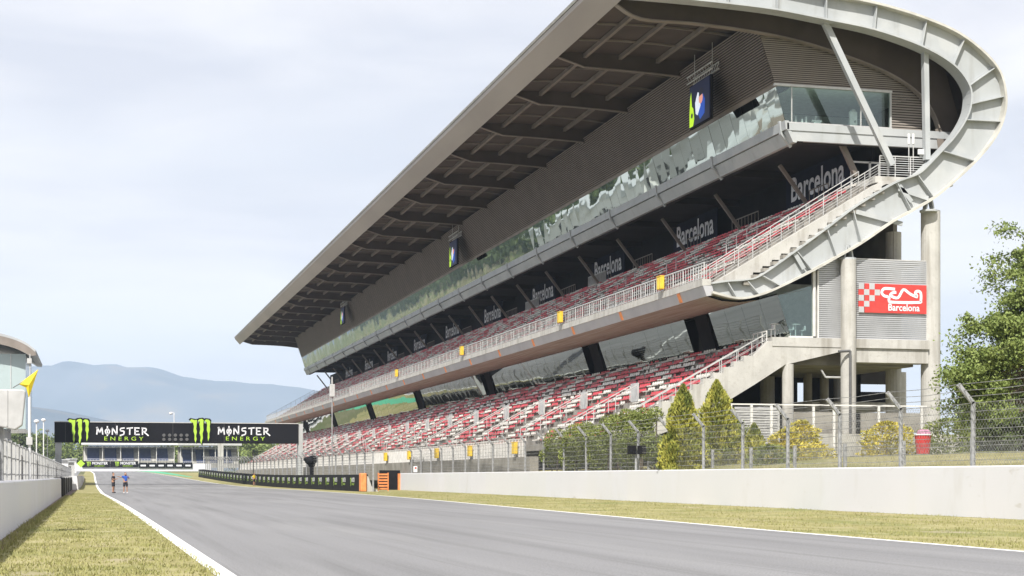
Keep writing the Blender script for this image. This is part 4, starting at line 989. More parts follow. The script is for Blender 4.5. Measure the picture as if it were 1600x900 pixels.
# ivy hedge over the near end of the lower tier
def hedge(name, lab, blobs, m, n, s):
    x, Y, z = blobs[0][:3]; t = empty(name, (x, Y, 1.6), lab, 'hedge')
    b = MB()
    for (x, Y, z, rx, ry, rz) in blobs: foliage(b, x, Y, z, rx, ry, rz, int(n*ry*rz), s, .75)
    b.build('foliage', M[m], t)
    b = MB()
    for (x, Y, z, rx, ry, rz) in blobs: b.tube((x, Y, 1.5), (x+.1, Y, z), .05, 6, .03)
    b.build('stems', M['bark'], t)
bl = []
for px, yc, rpx in ((870, 690, 24), (900, 688, 30), (935, 690, 32), (965, 676, 34), (1000, 672, 34), (1022, 700, 26), (985, 705, 34), (940, 712, 34), (895, 712, 30), (1003, 655, 22), (1024, 648, 14), (862, 712, 20), (915, 672, 16), (980, 650, 14), (950, 660, 14)):
    p = UX(px, yc, 31.75); cz = p[0]*ST+p[1]*CT; r_ = rpx/F*cz; bl.append((p[0], p[1], p[2], min(r_, .95), r_*1.1, r_*.9))
hedge('ivy_hedge', 'wild ivy hedge climbing over the near end of the lower tier', bl, 'leaf_ivy', 1500, .075)
# big broadleaf tree at right
def tree(name, lab, x, Y, zb, H, crown, m, leaves, s, trunk_r, limbs, seed, cat='tree', grp=None, clump=.9):
    rnd = random.Random(seed)
    t = empty(name, (x, Y, zb), lab, cat, grp)
    b = MB(); b.tube((x, Y, zb-.2), (x+.1, Y, zb+H*.35), trunk_r, 10, trunk_r*.75); b.tube((x+.1, Y, zb+H*.35), (x-.1, Y, zb+H*.75), trunk_r*.75, 8, trunk_r*.25)
    tips = []
    for i in range(limbs):
        c = crown[i % len(crown)]
        u = rnd.uniform(-.7, .7); v = rnd.uniform(-.7, .7); w = rnd.uniform(-.6, .7)
        q = Vector((x+c[0]+u*c[3], Y+c[1]+v*c[4], zb+c[2]+w*c[5])); st_ = Vector((x, Y, zb+H*rnd.uniform(.18, .5)))
        mid_ = st_.lerp(q, .5)+Vector((0, 0, -.3)); b.tube(st_, mid_, trunk_r*.32, 6, trunk_r*.18, cap=False); b.tube(mid_, q, trunk_r*.18, 5, trunk_r*.05, cap=False); tips.append(q)
        for k in range(4):
            q2 = q+Vector((rnd.gauss(0, 1), rnd.gauss(0, 1), rnd.gauss(0, .7)))*clump*1.0; b.tube(q, q2, trunk_r*.05, 4, .01, cap=False); tips.append(q2)
    b.build('trunk', M['bark'], t)
    b = MB(); per = leaves//len(tips)
    for q in tips:
        r = clump*rnd.uniform(.5, 1.2); nn = int(per*rnd.uniform(.6, 1.3))
        for _ in range(nn):
            c = Vector((q.x+rnd.gauss(0, r*.62), q.y+rnd.gauss(0, r*.62), q.z+rnd.gauss(0, r*.4)))
            a = Vector((rnd.gauss(0, 1), rnd.gauss(0, 1), rnd.gauss(0, 1))).normalized(); d = Vector((rnd.gauss(0, 1), rnd.gauss(0, 1), rnd.gauss(0, 1))).cross(a).normalized()
            k_ = s*rnd.uniform(.6, 1.3); a *= k_; d *= k_*.6
            b.add([tuple(c-a), tuple(c+d*.9), tuple(c+a), tuple(c-d*.9)], [(0, 1, 2, 3)])
    b.build('crown', M[m], t)
p = U(1600, 470, 72)
tree('broadleaf_tree', 'leafy green tree standing behind the fence at the right edge', XY(1628, 72), 72, 2.4, 11, [(-1.6, 0, 4.3, 1.7, 2, 1.3), (-.9, 0, 6.8, 1.9, 2, 1.6), (.2, 0, 10.0, 1.3, 2, 1.5), (.9, 0, 9.4, 2.3, 2, 1.7), (-.7, 0, 8.3, 1.2, 2, 1.2), (1.9, 0, 5.5, 2.4, 2.2, 2.4), (-2.9, 0, 4.6, 1.3, 1.4, .8), (-4.0, 0, 3.7, .8, 1.0, .5), (-3.4, 0, 2.6, .9, 1, .7), (-2.2, 0, 6.2, .8, 1, .8)], 'leaf', 72000, .09, .22, 60, 5, clump=.55)
tree('dense_tree', 'denser dark green tree low behind the broadleaf tree at the right edge', XY(1600, 90), 90, 2.6, 6, [(-1.2, 0, 2.8, 2.2, 2, 1.8), (1.6, 0, 3.0, 2.4, 2, 1.8), (0, 0, 4.2, 2.0, 2, 1.0), (-2.6, 0, 1.6, 1.0, 1, 1.0)], 'leaf_dark', 26000, .10, .2, 24, 8, clump=.75)
k = 0
for px, Y, hh, sd in ((1530, 130, 5, 31), (1580, 140, 6.5, 32), (1640, 120, 7, 33)):
    tree('background_tree', ['small green tree far behind the fence between column and broadleaf tree', 'medium green tree in the background behind the dense tree', 'background tree at the extreme right beyond the embankment'][k], XY(px, Y), Y, 2.7, hh, [(0, 0, hh*.55, 2.2, 2, hh*.38), (1, 0, hh*.5, 2, 2, hh*.3)], 'leaf_dark', 7000, .2, .2, 10, sd, clump=1.0); k += 1
# far trees
far = [(58, 640, 668, 3), (72, 560, 672, 4), (30, 520, 662, 5), (100, 700, 684, 6), (375, 620, 680, 7), (395, 600, 672, 8), (418, 640, 668, 9), (440, 620, 674, 10), (285, 640, 690, 12), (262, 650, 692, 13), (310, 660, 694, 14), (345, 640, 688, 15), (122, 700, 690, 16), (10, 560, 668, 17)]
lab2 = ['rounded tree above the left fence, beside the white pole', 'dark tree left of the gantry, behind the lamp posts', 'tree behind the white sign box at far left', 'low tree just left of the gantry panel', 'bushy tree between the gantry and the far end of the grandstand', 'taller tree right of the roofed far stand', 'rounded tree under the right half of the gantry', 'tree directly behind the right gantry post', 'dark tree between the two blue seat stands', 'small tree behind the right end of the left blue stand', 'tree behind the roof of the right blue stand', 'pale tree at the right end of the right blue stand', 'low tree behind the left end of the blue stand', 'tree at the left edge of the photo behind the fence']
for (px, cz, yt, sd), lb in zip(far, lab2):
    x = (px-800)/F*cz; X, Y = x*CT+cz*ST, -x*ST+cz*CT; zb = zrl(Y)
    H = EYE+(HOR-yt)/F*cz-zb
    tree('background_tree', lb, X, Y, zb, H, [(0, 0, H*.62, H*.34, H*.3, H*.34), (-H*.25, 0, H*.45, H*.25, H*.2, H*.25), (H*.25, 0, H*.5, H*.25, H*.2, H*.28)], 'leaf_dark' if sd % 2 else 'leaf', 2200, .6, .5, 9, sd, grp=None, clump=H*.16)
# woodland mass left of the circuit (seen in the mirror glass)
b = MB(); rnd = random.Random(3)
for i in range(820):
    Y = rnd.uniform(60, 2500); X = -.10*Y-88-abs(rnd.gauss(0, 1))*60
    h = rnd.uniform(17, 27); z = zrl(Y)
    b.tube((X, Y, z), (X, Y, z+h*.5), .4, 5, .2)
    foliage(b, X, Y, z+h*.55, h*.42, h*.42, h*.45, 120, 2.0, .8, rnd, m=1)
tag(b.build('woodland', [M['bark'], M['leaf_dark']]), 'dark woodland spread beyond the pit side on the left', 'woodland', kind='stuff')
# pit building, mostly outside the frame on the left
t = empty('pit_building', (-24, 60, 0), 'long pale pit building with flat roof left of the track, outside the fence', 'building')
MB().box(-38, -17, -40, 200, 0, 7).build('wall', M['white_paint'], t); MB().box(-39, -14, -42, 202, 7, 7.6).build('roof', M['silver'], t)
for k in range(24): MB().box(-17.02, -16.9, -38+10*k, -31+10*k, .1, 3.6).build('garage_door', M['grey_box'], t)
for k in range(12): MB().box(-17.02, -16.9, -38+20*k, -20+20*k, 4.4, 6.2).build('window', M['glass_low'], t)
for k, (y0_, y1_, hh, mm) in enumerate(((150, 215, 17, 'white_paint'), (222, 262, 22, 'silver'), (270, 335, 20, 'white_paint'), (345, 420, 22, 'grey_box'), (430, 540, 19, 'white_paint'))):  # buildings added out of view to give the upper glass a pale reflection
    t = empty('reflected_paddock_building', (-75, y0_, 0), 'pale paddock building added out of view for the mirror glass, '+ORD[k]+' along the row', 'building')
    MB().box(-92, -62-2*k, y0_, y1_, 0, hh).build('wall', M[mm], t); MB().box(-93, -61-2*k, y0_-1, y1_+1, hh, hh+.6).build('roof', M['silver'], t)
    for q in range(int((y1_-y0_)/8)): MB().box(-62-2*k-.02, -61.9-2*k, y0_+2+8*q, y0_+7+8*q, hh*.55, hh*.8).build('window', M['dark_shade'], t)
# control tower: curved roof and pale translucent wall at left edge
t = empty('control_tower', (-16, 235, 0), 'pale control building with curved overhanging roof at the left edge', 'building')
rp = [(-9.0+0, 0)]
Yt = 232.
roofpts = [(-260, 505), (-150, 508), (-60, 514), (-10, 519), (20, 526), (42, 536), (56, 547)]
top = catmull([xz(a, c, Yt) for a, c in roofpts], 4)
b = MB(); poly = top+[(x-.15, z-.55) for x, z in top[::-1]]; poly = top+[(top[-1][0]-.1, top[-1][1]-.35)]+[(x, z-1.0) for x, z in top[::-1][3:]]
b.prism(poly, Yt, Yt+30); b.build('roof', M['steel'], t)
b = MB(); b.prism([(x, z-.35) for x, z in top]+[(top[-1][0], top[-1][1]-.75)]+[(x, z-1.5) for x, z in top[::-1][3:]], Yt-.15, Yt+.1); b.build('roof_edge', M['rib'], t)
xg = XY(40, Yt+2); b = MB(); b.box(xg-22, xg, Yt+2, Yt+26, 8.0, 18.3); b.build('glass_wall', mat('frosted_glass', (.40, .48, .48), .15, 0, (.36, .44, .44), .2), t)
b = MB(); b.box(xg-22, xg-3, Yt+3, Yt+25, 0, 8); b.build('base_wall', M['white_paint'], t)
for k in range(5): MB().box(xg-22+k*5, xg-21.9+k*5, Yt+1.93, Yt+1.99, 8, 18.3).build('mullion', M['rail'], t)
# far distant pit boxes, marshal posts, clutter beyond the left fence
for i, (px, cz, w, h, d, m, lb) in enumerate(((96, 300, 2.4, 3.6, 5, 'white_paint', 'white cabin beyond the left fence below the gantry'), (106, 340, 2.6, 3.0, 6, 'grey_box', 'grey cabin standing behind the white cabin on the pit side'), (112, 400, 2.2, 3.4, 5, 'white_paint', 'narrow pale cabin at the far end of the pit wall'), (84, 270, 1.8, 3.4, 4, 'black', 'dark timing stand next to the gantry foot'))):
    x = (px-800)/F*cz; X, Y = x*CT+cz*ST, -x*ST+cz*CT; z = zrl(Y)
    t = empty('trackside_cabin', (X, Y, z), lb, 'cabin')
    MB().box(X-w/2, X+w/2, Y, Y+d, z, z+h).build('body', M[m], t); MB().box(X-w/2-.3, X+w/2+.3, Y-.5, Y+d+.3, z+h, z+h+.18).build('roof', M['silver'], t)
    MB().box(X-w/4, X+w/4, Y-.05, Y-.01, z+1.2, z+2.2).build('window', M['dark_rail'], t)
    for dx in (-w/2, w/2): MB().tube((X+dx, Y-.45, z), (X+dx, Y-.45, z+h), .06, 6).build('leg', M['rail'], t)
# ================================================================== LEFT SIDE
LW = lambda y: -2.0-.0026*(y-35)
t = empty('concrete_barrier', (-2.2, 60, 0), 'pale concrete wall along the left verge, nearest the camera', 'wall')
b = MB(); b.add([(LW(y)+dx, y, z) for y in (-20, 119) for dx, z in ((.02, 0), (0, 1.26), (-.03, 1.3), (-.3, 1.3), (-.32, 1.26), (-.32, 0))], [(i, i+6, i+7, i+1) for i in range(5)]+[(5, 4, 3, 2, 1, 0), (6, 7, 8, 9, 10, 11)]); b.build('wall_body', M['white_wall'], t)
for i in range(5):
    y = 119.3+i*12.5; x = LW(y)
    t = empty('padded_barrier', (x, y, 0), f'black padded panel along the left verge, {ORD[i]} beyond the white wall', 'barrier', 'black padded panels along the left verge')
    MB().box(x-.5, x+.1, y, y+12.2, 0, 1.35).build('pad', M['black'], t, bevel=.04); MB().box(x-.52, x+.13, y+12.1, y+12.3, 0, 1.42).build('strap', M['grey_box'], t)
t = empty('concrete_barrier', (-2.2, 182, 0), 'white concrete wall end beyond the black panels on the left', 'wall'); MB().prism([(-2.7, 0), (-1.6, 0), (-1.75, 1.5), (-2.6, 1.5)], 182.2, 330).build('wall_body', M['white_wall'], t)
mesh_mat = mat('mesh_panel', (.52, .52, .50), .7, col2=(.4, .4, .39), scale=1.5)
tf = fence2('debris_fence', lambda y: LW(y)-.5, 'tall grey mesh fence on top of the left wall beside the pit lane', 36, 235, 3.0, 1.0, 1.55, 0, 1, [.5, 1.02, 1.5], None, .16, .09, .009)
b = MB(); y = 36
while y < 235: b.bar((LW(y)-.5, y, 1.1), (LW(y)-.5, y, 2.5), .016, .022); y += .14
b.build('mesh_bars', mesh_mat, tf)
b = MB()
for y, w in ((44, 2), (62, 1.5), (80, 3), (101, 2), (128, 3), (150, 3)): b.box(LW(y)-.56, LW(y)-.54, y, y+w, 1.25, 2.3)
b.build('cloth_panels', mat('pale_cloth', (.62, .6, .6), .8, col2=(.6, .45, .45), scale=.8), tf)
# white sign box on a post
Yb = 42.; p0 = U(-12, 608, Yb); p1 = U(40, 672, Yb)
t = empty('marshal_sign_box', (p1[0], Yb, 0), 'large white light panel box on a post above the left wall', 'sign')
b = MB(); z0_, z1_ = p1[2], p0[2]; xL, xR = p0[0], p1[0]
b.prism([(xL, z0_+.12), (xR-.25, z0_), (xR-.08, z0_+.12), (xR, z1_-.05), (xR-.05, z1_), (xL, z1_)], Yb, Yb+.35); b.build('box_body', M['grey_box'], t, bevel=.03)
x = XY(12, Yb); MB().box(x-.03, x+.0, Yb-.02, Yb, z0_+.1, z1_-.02).build('joint', M['grey_box'], t); MB().tube((XY(17, Yb)-.25, Yb+.45, 1.0), (XY(17, Yb)-.25, Yb+.45, z0_+.2), .06, 8).build('post', M['post'], t)
# yellow flag
t = empty('yellow_flag', U(30, 605, 42.6), 'yellow marshal flag on a stick above the white sign box', 'flag')
a, c = Vector(U(20, 606, 42.6)), Vector(U(47, 590, 42.6)); MB().tube(tuple(a), tuple(c), .012, 6).build('stick', M['dark_rail'], t)
b = MB(); P4 = [U(60, 577, 42.6), U(29, 600, 42.6), U(41, 606, 42.6), U(45, 622, 42.6), U(51, 604, 42.6)]
v = [tuple(q) for q in P4]; v2 = [(q[0], q[1]+.05, q[2]) for q in v]
c_ = tuple(sum(q[i] for q in v)/5-(.08 if i == 1 else 0) for i in range(3))
b.add(v+[c_], [(i, (i+1) % 5, 5) for i in range(5)]); o = b.build('cloth', M['yellow_cloth'], t); md = o.modifiers.new('s', 'SOLIDIFY'); md.thickness = .008
# tall white pole
x = XY(46, 70); t = empty('mast', (x, 70, 0), 'tall slim white mast with small boxes beside the yellow flag', 'pole')
MB().tube((x, 70, 0), (x, 70, zz_(620, 46, 70)), .07, 8, .05).build('pole', M['white_paint'], t); MB().tube((x+.02, 70, zz_(620, 46, 70)), (x+.02, 70, zz_(553, 46, 70)), .025, 6).build('upper_pole', M['grey_box'], t)
MB().box(x-.09, x+.09, 69.9, 70.1, zz_(568, 46, 70), zz_(560, 46, 70)).build('instrument', M['grey_box'], t); MB().box(x-.12, x+.12, 69.85, 70.05, zz_(695, 46, 70), zz_(683, 46, 70)).build('control_box', M['grey_box'], t)
# far lamp posts
for i, (px, cz, yt, lb) in enumerate(((57, 180, 657, 'short lamp post with white head left of the gantry'), (68, 210, 655, 'thin lamp post between the short lamp post and the gantry'), (74, 240, 672, 'small pale lamp post closest to the gantry left end'), (272, 262, 645, 'thin post with round camera standing above the gantry centre'))):
    x = (px-800)/F*cz; X, Y = x*CT+cz*ST, -x*ST+cz*CT; zt3 = EYE+(HOR-yt)/F*cz
    t = empty('lamp_post', (X, Y, zrl(Y)), lb, 'lamp post'); 
    MB().tube((X, Y, zrl(Y) if px < 200 else 9.4), (X, Y, zt3), .07, 6).build('pole', M['white_paint'], t); b = MB(); b.ball((X-(.5 if px > 200 else 0), Y, zt3-.1), .3, sz=.7); b.build('lamp_head', M['white_paint'], t)
    if px > 200: MB().bar((X, Y, zt3+.1), (X-.5, Y, zt3+.1), .05).build('arm', M['white_paint'], t)

# ================================================================== START GANTRY
Yg = 0
czg = 250.
def C(px, py, cz): x = (px-800)/F*cz; return (x*CT+cz*ST, -x*ST+cz*CT, EYE+(HOR-py)/F*cz)
def K(px, py, Yk=249.): return U(px, py, Yk)
a, c = K(85, 661), K(466, 693)
t = empty('start_gantry', ((a[0]+c[0])/2, 249, 0), 'black start gantry with green claw emblems and white lettering spanning the track', 'gantry')
gx0, gx1, gz0, gz1 = a[0], c[0], c[2], K(275, 661)[2]
MB().box(gx0, gx1, 249, 251.5, gz0, gz1).build('panel', M['panel'], t); MB().box(gx0, gx1, 248.9, 251.6, gz1, gz1+.12).build('top_trim', M['grey_box'], t)
MB().box(gx1+.02, gx1+.75, 249.2, 250.6, 0, gz1+.05).build('post', M['steel'], t); MB().box(gx0+.1, gx0+1.0, 249.2, 250.6, 0, gz0).build('post', M['steel'], t)
for px in (102, 180, 270, 350): x = XY(px, 249); MB().box(x, x+.03, 248.97, 249, gz0, gz1).build('panel_seam', M['dark_rail'], t)
for px in (107, 297):
    o = K(px, 692.5); Hh = K(px, 655)[2]-K(px, 692.5)[2]
    b = MB(); claw(b, (o[0], 248.9, o[2]), (1, 0, 0), (0, 0, 1), Hh, grow=.05, thick=.03); b.build('emblem_outline', M['black'], t)
    b = MB(); claw(b, (o[0], 248.84, o[2]), (1, 0, 0), (0, 0, 1), Hh, off=.02); b.build('emblem', M['lime'], t)
def monster_word(b, o, Wd, Hd, d=.02):
    # angular hand-cut capitals made of strokes; O carries a vertical bar
    G_ = {'M': [((.02, 0), (.12, .95)), ((.12, .95), (.45, .25)), ((.45, .25), (.82, .98)), ((.82, .98), (.95, .0)), ((-.08, .88), (.2, .98))],
          'O': [((.5, .85), (.15, .5)), ((.15, .5), (.3, .1)), ((.3, .1), (.7, .1)), ((.7, .1), (.88, .5)), ((.88, .5), (.5, .85)), ((.5, -.18), (.5, 1.15))],
          'N': [((.1, 0), (.12, .9)), ((.12, .9), (.82, .02)), ((.82, .02), (.82, 1.2))],
          'S': [((.85, .92), (.2, .85)), ((.2, .85), (.2, .52)), ((.2, .52), (.78, .48)), ((.78, .48), (.72, .05)), ((.72, .05), (.1, -.12))],
          'T': [((0, .85), (1, .95)), ((.5, .9), (.48, 0))],
          'E': [((.15, 0), (.15, .9)), ((.0, .92), (.85, .92)), ((.15, .48), (.7, .48)), ((.15, .03), (.9, .05))],
          'R': [((.15, 0), (.15, .92)), ((.0, .92), (.75, .85)), ((.75, .85), (.7, .5)), ((.7, .5), (.15, .42)), ((.35, .42), (1.1, -.12))]}
    adv = Wd/7.2
    for i, ch in enumerate('MONSTER'):
        for (x1, z1_), (x2, z2_) in G_[ch]:
            b.bar((o[0]+adv*(i+x1*.86), o[1], o[2]+z1_*Hd), (o[0]+adv*(i+x2*.86), o[1], o[2]+z2_*Hd), Hd*.17, d, up=(0, 1, 0))
for px in (151, 341):
    p, q = K(px, 679), K(px+84, 668); b = MB(); monster_word(b, (p[0], 248.96, p[2]), q[0]-p[0], q[2]-p[2]); b.build('lettering', M['white_print'], t)
    p, q = K(px+12, 688), K(px+73, 682.5); b = MB(); lettering(b, 'ENERGY', (p[0], 248.98, p[2]), (1, 0, 0), (0, 0, 1), q[0]-p[0], q[2]-p[2]+.0, .03, bold=.0, space=1.6); b.build('lettering', M['lime'], t)
for i in range(5):
    for j in range(2):
        p = K(256+i*9, 680+j*6.5); MB().tube((p[0], 248.7, p[2]), (p[0], 249, p[2]), .24, 10).build('signal_lamp', M['dark_rail'], t)
# ================================================================== PEOPLE
def skinned(name, verts, edges, radii, m, parent, lvl=2, root=0):
    me = bpy.data.meshes.new(name); me.from_pydata(verts, edges, []); o = bpy.data.objects.new(name, me); COL.objects.link(o); o.parent = parent
    sk = o.modifiers.new('skin', 'SKIN')
    for i, r in enumerate(radii): me.skin_vertices[0].data[i].radius = (r, r)
    me.skin_vertices[0].data[root].use_root = True
    su = o.modifiers.new('sub', 'SUBSURF'); su.levels = su.render_levels = lvl
    me.materials.append(m); sk.use_smooth_shade = True
    return o
def skin_setup(o): pass
def person(px, py, cz, lab, arms, shirt, rz, hgt=1.74):
    g = C(px, py, cz); t = empty('person', (g[0], g[1], zrl(g[1])+.01), lab, 'person', None, rz)
    V = []; E = []; Rr = []
    def a(p, r, par=None):
        V.append(p); Rr.append(r)
        if par is not None: E.append((par, len(V)-1))
        return len(V)-1
    pel = a((0, 0, .95), .15); wa = a((0, 0, 1.12), .135, pel); ch = a((0, .01, 1.33), .165, wa); nb = a((0, 0, 1.47), .07, ch); hd = a((0, -.02, 1.58), .085, nb); tp = a((0, -.01, 1.68), .095, hd); a((0, 0, 1.75), .05, tp)
    F_ = []
    for s, (el, ha) in zip((-1, 1), arms):
        sh = a((s*.2, 0, 1.41), .062, ch); e = a(el, .045, sh); h = a(ha, .03, e)
        d = (Vector(ha)-Vector(el)).normalized(); sd = d.cross(Vector((0, 0, 1)));
        if sd.length < .1: sd = Vector((0, 1, 0))
        sd.normalize(); pm = Vector(ha)+d*.07; p_ = a(tuple(pm), .034, h)
        F_.append((Vector(ha), d, sd, s))
    for s, fx in ((-1, -.1), (1, .12)):
        hp = a((s*.1, 0, .88), .105, pel); kn = a((s*.12, -.02, .5), .062, hp); an = a((s*.12+fx*.2, .01, .1), .042, kn); a((s*.12+fx*.2, -.14, .05), .04, an)
    o = skinned('body', V, E, Rr, M['skin'], t)
    b = MB()
    for ha, d, sd, s in F_:
        up = sd.cross(d)
        for k in range(4):
            q0 = ha+d*.10+sd*(k-1.5)*.02; q1 = q0+d*(.045-.004*abs(k-1.3)); q2 = q1+d*.025-up*.02
            b.tube(q0, q1, .009, 5); b.tube(q1, q2, .009, 5, .006)
        q0 = ha+d*.04+sd*.03*s; b.tube(q0, q0+sd*.035*s+d*.03, .011, 5, .008)
    for s in (-1, 1): b.ball((s*.085, 0, 1.63), .02)
    b.ball((0, -.115, 1.62), .016)
    me = bpy.data.meshes.new('hands'); me.from_pydata(b.v, [], b.f); me.materials.append(M['skin']); ho = bpy.data.objects.new('hands_and_ears', me); COL.objects.link(ho); ho.parent = t
    # clothes
    V2 = [(0, 0, .96), (0, 0, 1.12), (0, .01, 1.33), (0, 0, 1.44)]; E2 = [(0, 1), (1, 2), (2, 3)]; R2 = [.165, .15, .18, .09]
    for s, (el, ha) in zip((-1, 1), arms):
        V2 += [(s*.2, 0, 1.41), tuple(Vector((s*.2, 0, 1.41)).lerp(Vector(el), .75))]; k = len(V2); E2 += [(2, k-2), (k-2, k-1)]; R2 += [.078, .068]
    skinned('shirt', V2, E2, R2, M[shirt], t)
    skinned('shorts', [(0, 0, 1.0), (0, 0, .92), (-.1, 0, .84), (-.12, -.01, .52), (.1, 0, .84), (.12, -.01, .52)], [(0, 1), (1, 2), (2, 3), (1, 4), (4, 5)], [.15, .16, .12, .10, .12, .10], M['dark_cloth'], t, root=1)
    skinned('hair', [(0, .03, 1.66), (0, .02, 1.73), (0, .0, 1.77)], [(0, 1), (1, 2)], [.095, .095, .05], M['hair'], t)
    for s, fx in ((-1, -.1), (1, .12)):
        me2 = MB(); x = s*.12+fx*.2
        me2.ball((x, -.06, .05), .06, sx=.85, sy=2.2, sz=.9); mm = bpy.data.meshes.new('shoe'); mm.from_pydata(me2.v, [], me2.f); mm.materials.append(M['white_paint'] if shirt == 'blue_shirt' else M['dark_cloth']); s_ = bpy.data.objects.new('shoe', mm); COL.objects.link(s_); s_.parent = t
    return t
person(177, 770.5, 140, 'person in black sleeveless shirt and shorts looking at their hands on the track', [((-.26, -.05, 1.16), (-.06, -.28, 1.2)), ((.26, -.06, 1.16), (.08, -.3, 1.22))], 'dark_cloth', R(70))
person(196, 771, 138, 'person in blue shirt and black shorts pointing one arm on the track', [((-.42, -.08, 1.36), (-.66, -.14, 1.42)), ((.3, -.1, 1.2), (.16, -.3, 1.36))], 'blue_shirt', R(10))
# marshal beside the barrier
person(397, 752, 236, 'person in yellow top standing behind the black padded barrier', [((-.26, 0, 1.16), (-.28, -.05, .92)), ((.26, 0, 1.16), (.28, -.05, .92))], 'yellow_cloth', R(40))

# ================================================================== FAR END OF THE STRAIGHT
Yw = 505.
zf = zrl(Yw)
t = empty('concrete_barrier', (8, Yw, zf), 'pale wall closing the far end of the straight', 'wall')
xL, xR = XY(118, Yw), XY(330, Yw)
MB().box(xL, xR, Yw, Yw+.5, zf-.2, zf+2.3).build('wall_body', M['white_wall'], t)
def board(pxa, pxb, ya, yb, Y, lab, letter, grp, m='panel'):
    a, c = U(pxa, yb, Y), U(pxb, ya, Y); t = empty('advertising_board', (a[0], Y, a[2]), lab, 'board', grp)
    MB().box(a[0], c[0], Y, Y+.2, a[2], c[2]).build('panel', M[m], t)
    W_, H_ = c[0]-a[0], c[2]-a[2]
    if letter:
        b = MB(); lettering(b, 'MONSTER', (a[0]+W_*.36, Y-.01, a[2]+H_*.45), (1, 0, 0), (0, 0, 1), W_*.56, H_*.42, .04, bold=.02); b.build('lettering', M['white_print'], t)
        b = MB(); lettering(b, 'ENERGY', (a[0]+W_*.45, Y-.01, a[2]+H_*.12), (1, 0, 0), (0, 0, 1), W_*.36, H_*.18, .04); b.build('lettering', M['lime'], t)
        b = MB(); claw(b, (a[0]+W_*.16, Y-.05, a[2]+H_*.1), (1, 0, 0), (0, 0, 1), H_*.8, off=.04); b.build('emblem', M['lime'], t)
    else:
        b = MB(); b.box(a[0]+W_*.2, a[0]+W_*.8, Y-.05, Y-.01, a[2]+H_*.3, a[2]+H_*.6); b.build('pale_print', M['white_print'], t)
board(128, 172, 720.5, 730, 504.6, 'black board with green emblem and white lettering, left of the far pair', True, 'black boards along the far wall')
board(172.5, 216, 720.5, 730, 504.6, 'black board with green emblem and white lettering, right of the far pair', True, 'black boards along the far wall')
for i in range(6): board(217+i*14, 230.5+i*14, 723, 731, 504.6, ORD[i]+' small black board right of the green emblem boards on the far wall', False, 'small boards along the far wall')
def blue_stand(pxa, pxb, ytop, yfloor, Y, lab, roofm, nstairs):
    a, c = U(pxa, yfloor, Y), U(pxb, ytop, Y); x0, x1, z0, z1 = a[0], c[0], a[2], c[2]
    t = empty('covered_stand', (x0, Y, z0), lab, 'grandstand', 'small roofed stands with blue seats')
    b = MB(); n = 8
    for i in range(n): b.box(x0, x1, Y+i*.9, Y+i*.9+.9, z0-1, z0+.5+i*.52)
    b.build('steps', M['concrete'], t)
    seg = (x1-x0-1)/nstairs
    for s in range(nstairs):
        b = MB()
        for i in range(n): b.box(x0+.5+s*seg+.3, x0+.5+(s+1)*seg-1.3, Y+i*.9+.3, Y+i*.9+.75, z0+.5+i*.52, z0+1.25+i*.52)
        b.build('seat_block', M['blue_seat'], t)
    b = MB(); b.prism([(x0-1, z1-.9), (x1+1, z1-.9), (x1+1, z1-.2), (x0-1, z1-.2)], Y-2.5, Y+9); b.build('roof', M[roofm], t)
    b = MB(); k = 14
    for i in range(k): b.bar((x0+(x1-x0)*i/k, Y-1, z1-.9), (x0+(x1-x0)*(i+.5)/k, Y-1, z1-1.8), .12); b.bar((x0+(x1-x0)*(i+.5)/k, Y-1, z1-1.8), (x0+(x1-x0)*(i+1)/k, Y-1, z1-.9), .12)
    b.bar((x0, Y-1, z1-1.8), (x1, Y-1, z1-1.8), .12); b.build('roof_truss', M['rail'], t)
    for i in range(6): x = x0+(x1-x0)*i/5; MB().tube((x, Y-.8, z0-1), (x, Y-.8, z1-.9), .12, 6).build('post', M['rail_white'], t)
    b = MB(); b.box(x0-.5, x1+.5, Y+8.2, Y+8.4, z0, z1-1.2); b.build('back_wall', M['concrete_dark'], t)
    railing((x0, Y-.6, z0), (x1, Y-.6, z0), 1.0, 30, 'front_railing', M['rail_white'], par=t, mids=2)
blue_stand(132, 272, 691, 722, 520, 'roofed stand with blue seats and white roof edge under the left half of the gantry', 'white_paint', 5)
blue_stand(282, 372, 692, 726, 535, 'roofed stand with blue seats and thin dark roof right of the gantry emblem', 'rail', 4)
x = XY(345, 500); t = empty('concrete_pylon', (x, 500, 3), 'square pale pylon in front of the right blue stand', 'pylon'); MB().box(x-.8, x+.8, 500, 501.5, 2.5, zz_(692, 345, 500)).build('shaft', M['concrete'], t); MB().box(x-1, x+1, 499.9, 501.6, 2.4, 3.2).build('foot', M['concrete'], t)
p = U(120.5, 730, 470); t = empty('marker_board', p, 'yellow diamond marker board at the far end of the left wall', 'sign')
MB().plate([(0, -1.1), (1.1, 0), (0, 1.1), (-1.1, 0)], (p[0]+1, 470, p[2]+1), (1, 0, 0), (0, 0, 1), .1).build('board', M['lime'], t); MB().tube((p[0]+1, 470.1, 2), (p[0]+1, 470.1, p[2]+1), .06, 6).build('post', M['post'], t)

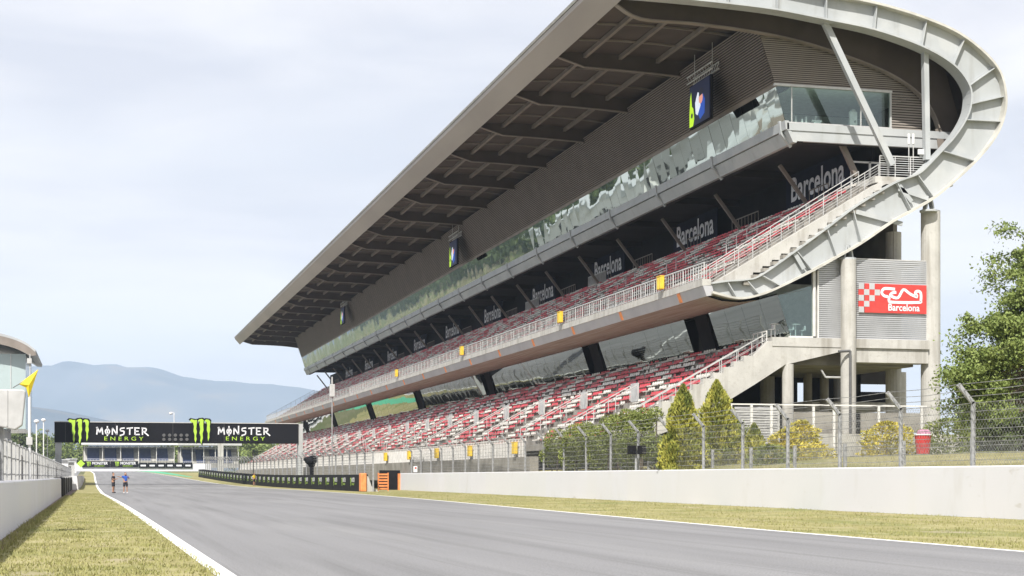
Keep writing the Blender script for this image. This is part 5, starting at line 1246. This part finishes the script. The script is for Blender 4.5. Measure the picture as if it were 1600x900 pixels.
# grass tufts close to the camera and along the wall foot
rnd = random.Random(11); b = MB()
def blade(x, y, z, h):
    a = rnd.uniform(0, 6.28); w = .012; lx, ly = rnd.gauss(0, h*.4), rnd.gauss(0, h*.4)
    b.add([(x-w*math.cos(a), y-w*math.sin(a), z), (x+w*math.cos(a), y+w*math.sin(a), z), (x+lx, y+ly, z+h)], [(0, 1, 2)])
for i in range(52000):
    y = 20+120*rnd.random()**2.3; x = -1.75+(LE(y)+1.80)*rnd.random(); q = noise.noise(Vector((x*1.3, y*.8, 3)))
    if q+rnd.uniform(-.3, .5) < 0: continue
    blade(x, y, -.004, rnd.uniform(.02, .05)*(1+max(q, 0)))
for i in range(45000):
    y = 26+120*rnd.random()**2; x0_, x1_ = RE(y)-.05, WX(y); x = x0_+(x1_-x0_)*rnd.random(); q = noise.noise(Vector((x*.8, y*.5, 7)))
    if q+rnd.uniform(-.3, .5) < 0: continue
    blade(x, y, -.004, rnd.uniform(.025, .06)*(1+max(q, 0)))
for i in range(22000):
    y = 30+70*rnd.random(); x = WX(y)+.5+rnd.random()**1.3*7; h = rnd.uniform(.08, .3); q = (1.6+.15*min((x-WX(y))/1.2, 1)+.35*min(max((x-WX(y)-1.2)/6, 0), 1))
    blade(x, y, q-.08, h*.8)
for i in range(5000):
    y = 22+100*rnd.random(); blade(-1.95+rnd.random()*.35, y, 0, rnd.uniform(.04, .14))
tag(b.build('grass', M['blade_a']), 'dry mown grass blades on the verges and bank', 'grass', kind='stuff')

# ================================================================== AIR
hz = MB(); hz.box(-4900, 6100, -450, 9500, -1.2, 760); ho = hz.build('haze', M['black']); ho['kind'] = 'stuff'; ho['label'] = 'pale distant haze in front of the mountains'; ho['category'] = 'haze'
hm = bpy.data.materials.new('haze_air'); hm.use_nodes = True; ht = hm.node_tree; ht.nodes.clear()
pv = N(ht, 'ShaderNodeVolumePrincipled'); pv.inputs['Color'].default_value = (.66, .80, 1, 1); pv.inputs['Density'].default_value = .00011; pv.inputs['Anisotropy'].default_value = .1
oo = N(ht, 'ShaderNodeOutputMaterial'); ht.links.new(pv.outputs[0], oo.inputs['Volume'])
ho.data.materials.clear(); ho.data.materials.append(hm)
S.cycles.volume_bounces = 1; S.cycles.max_bounces = 8; S.cycles.transparent_max_bounces = 12
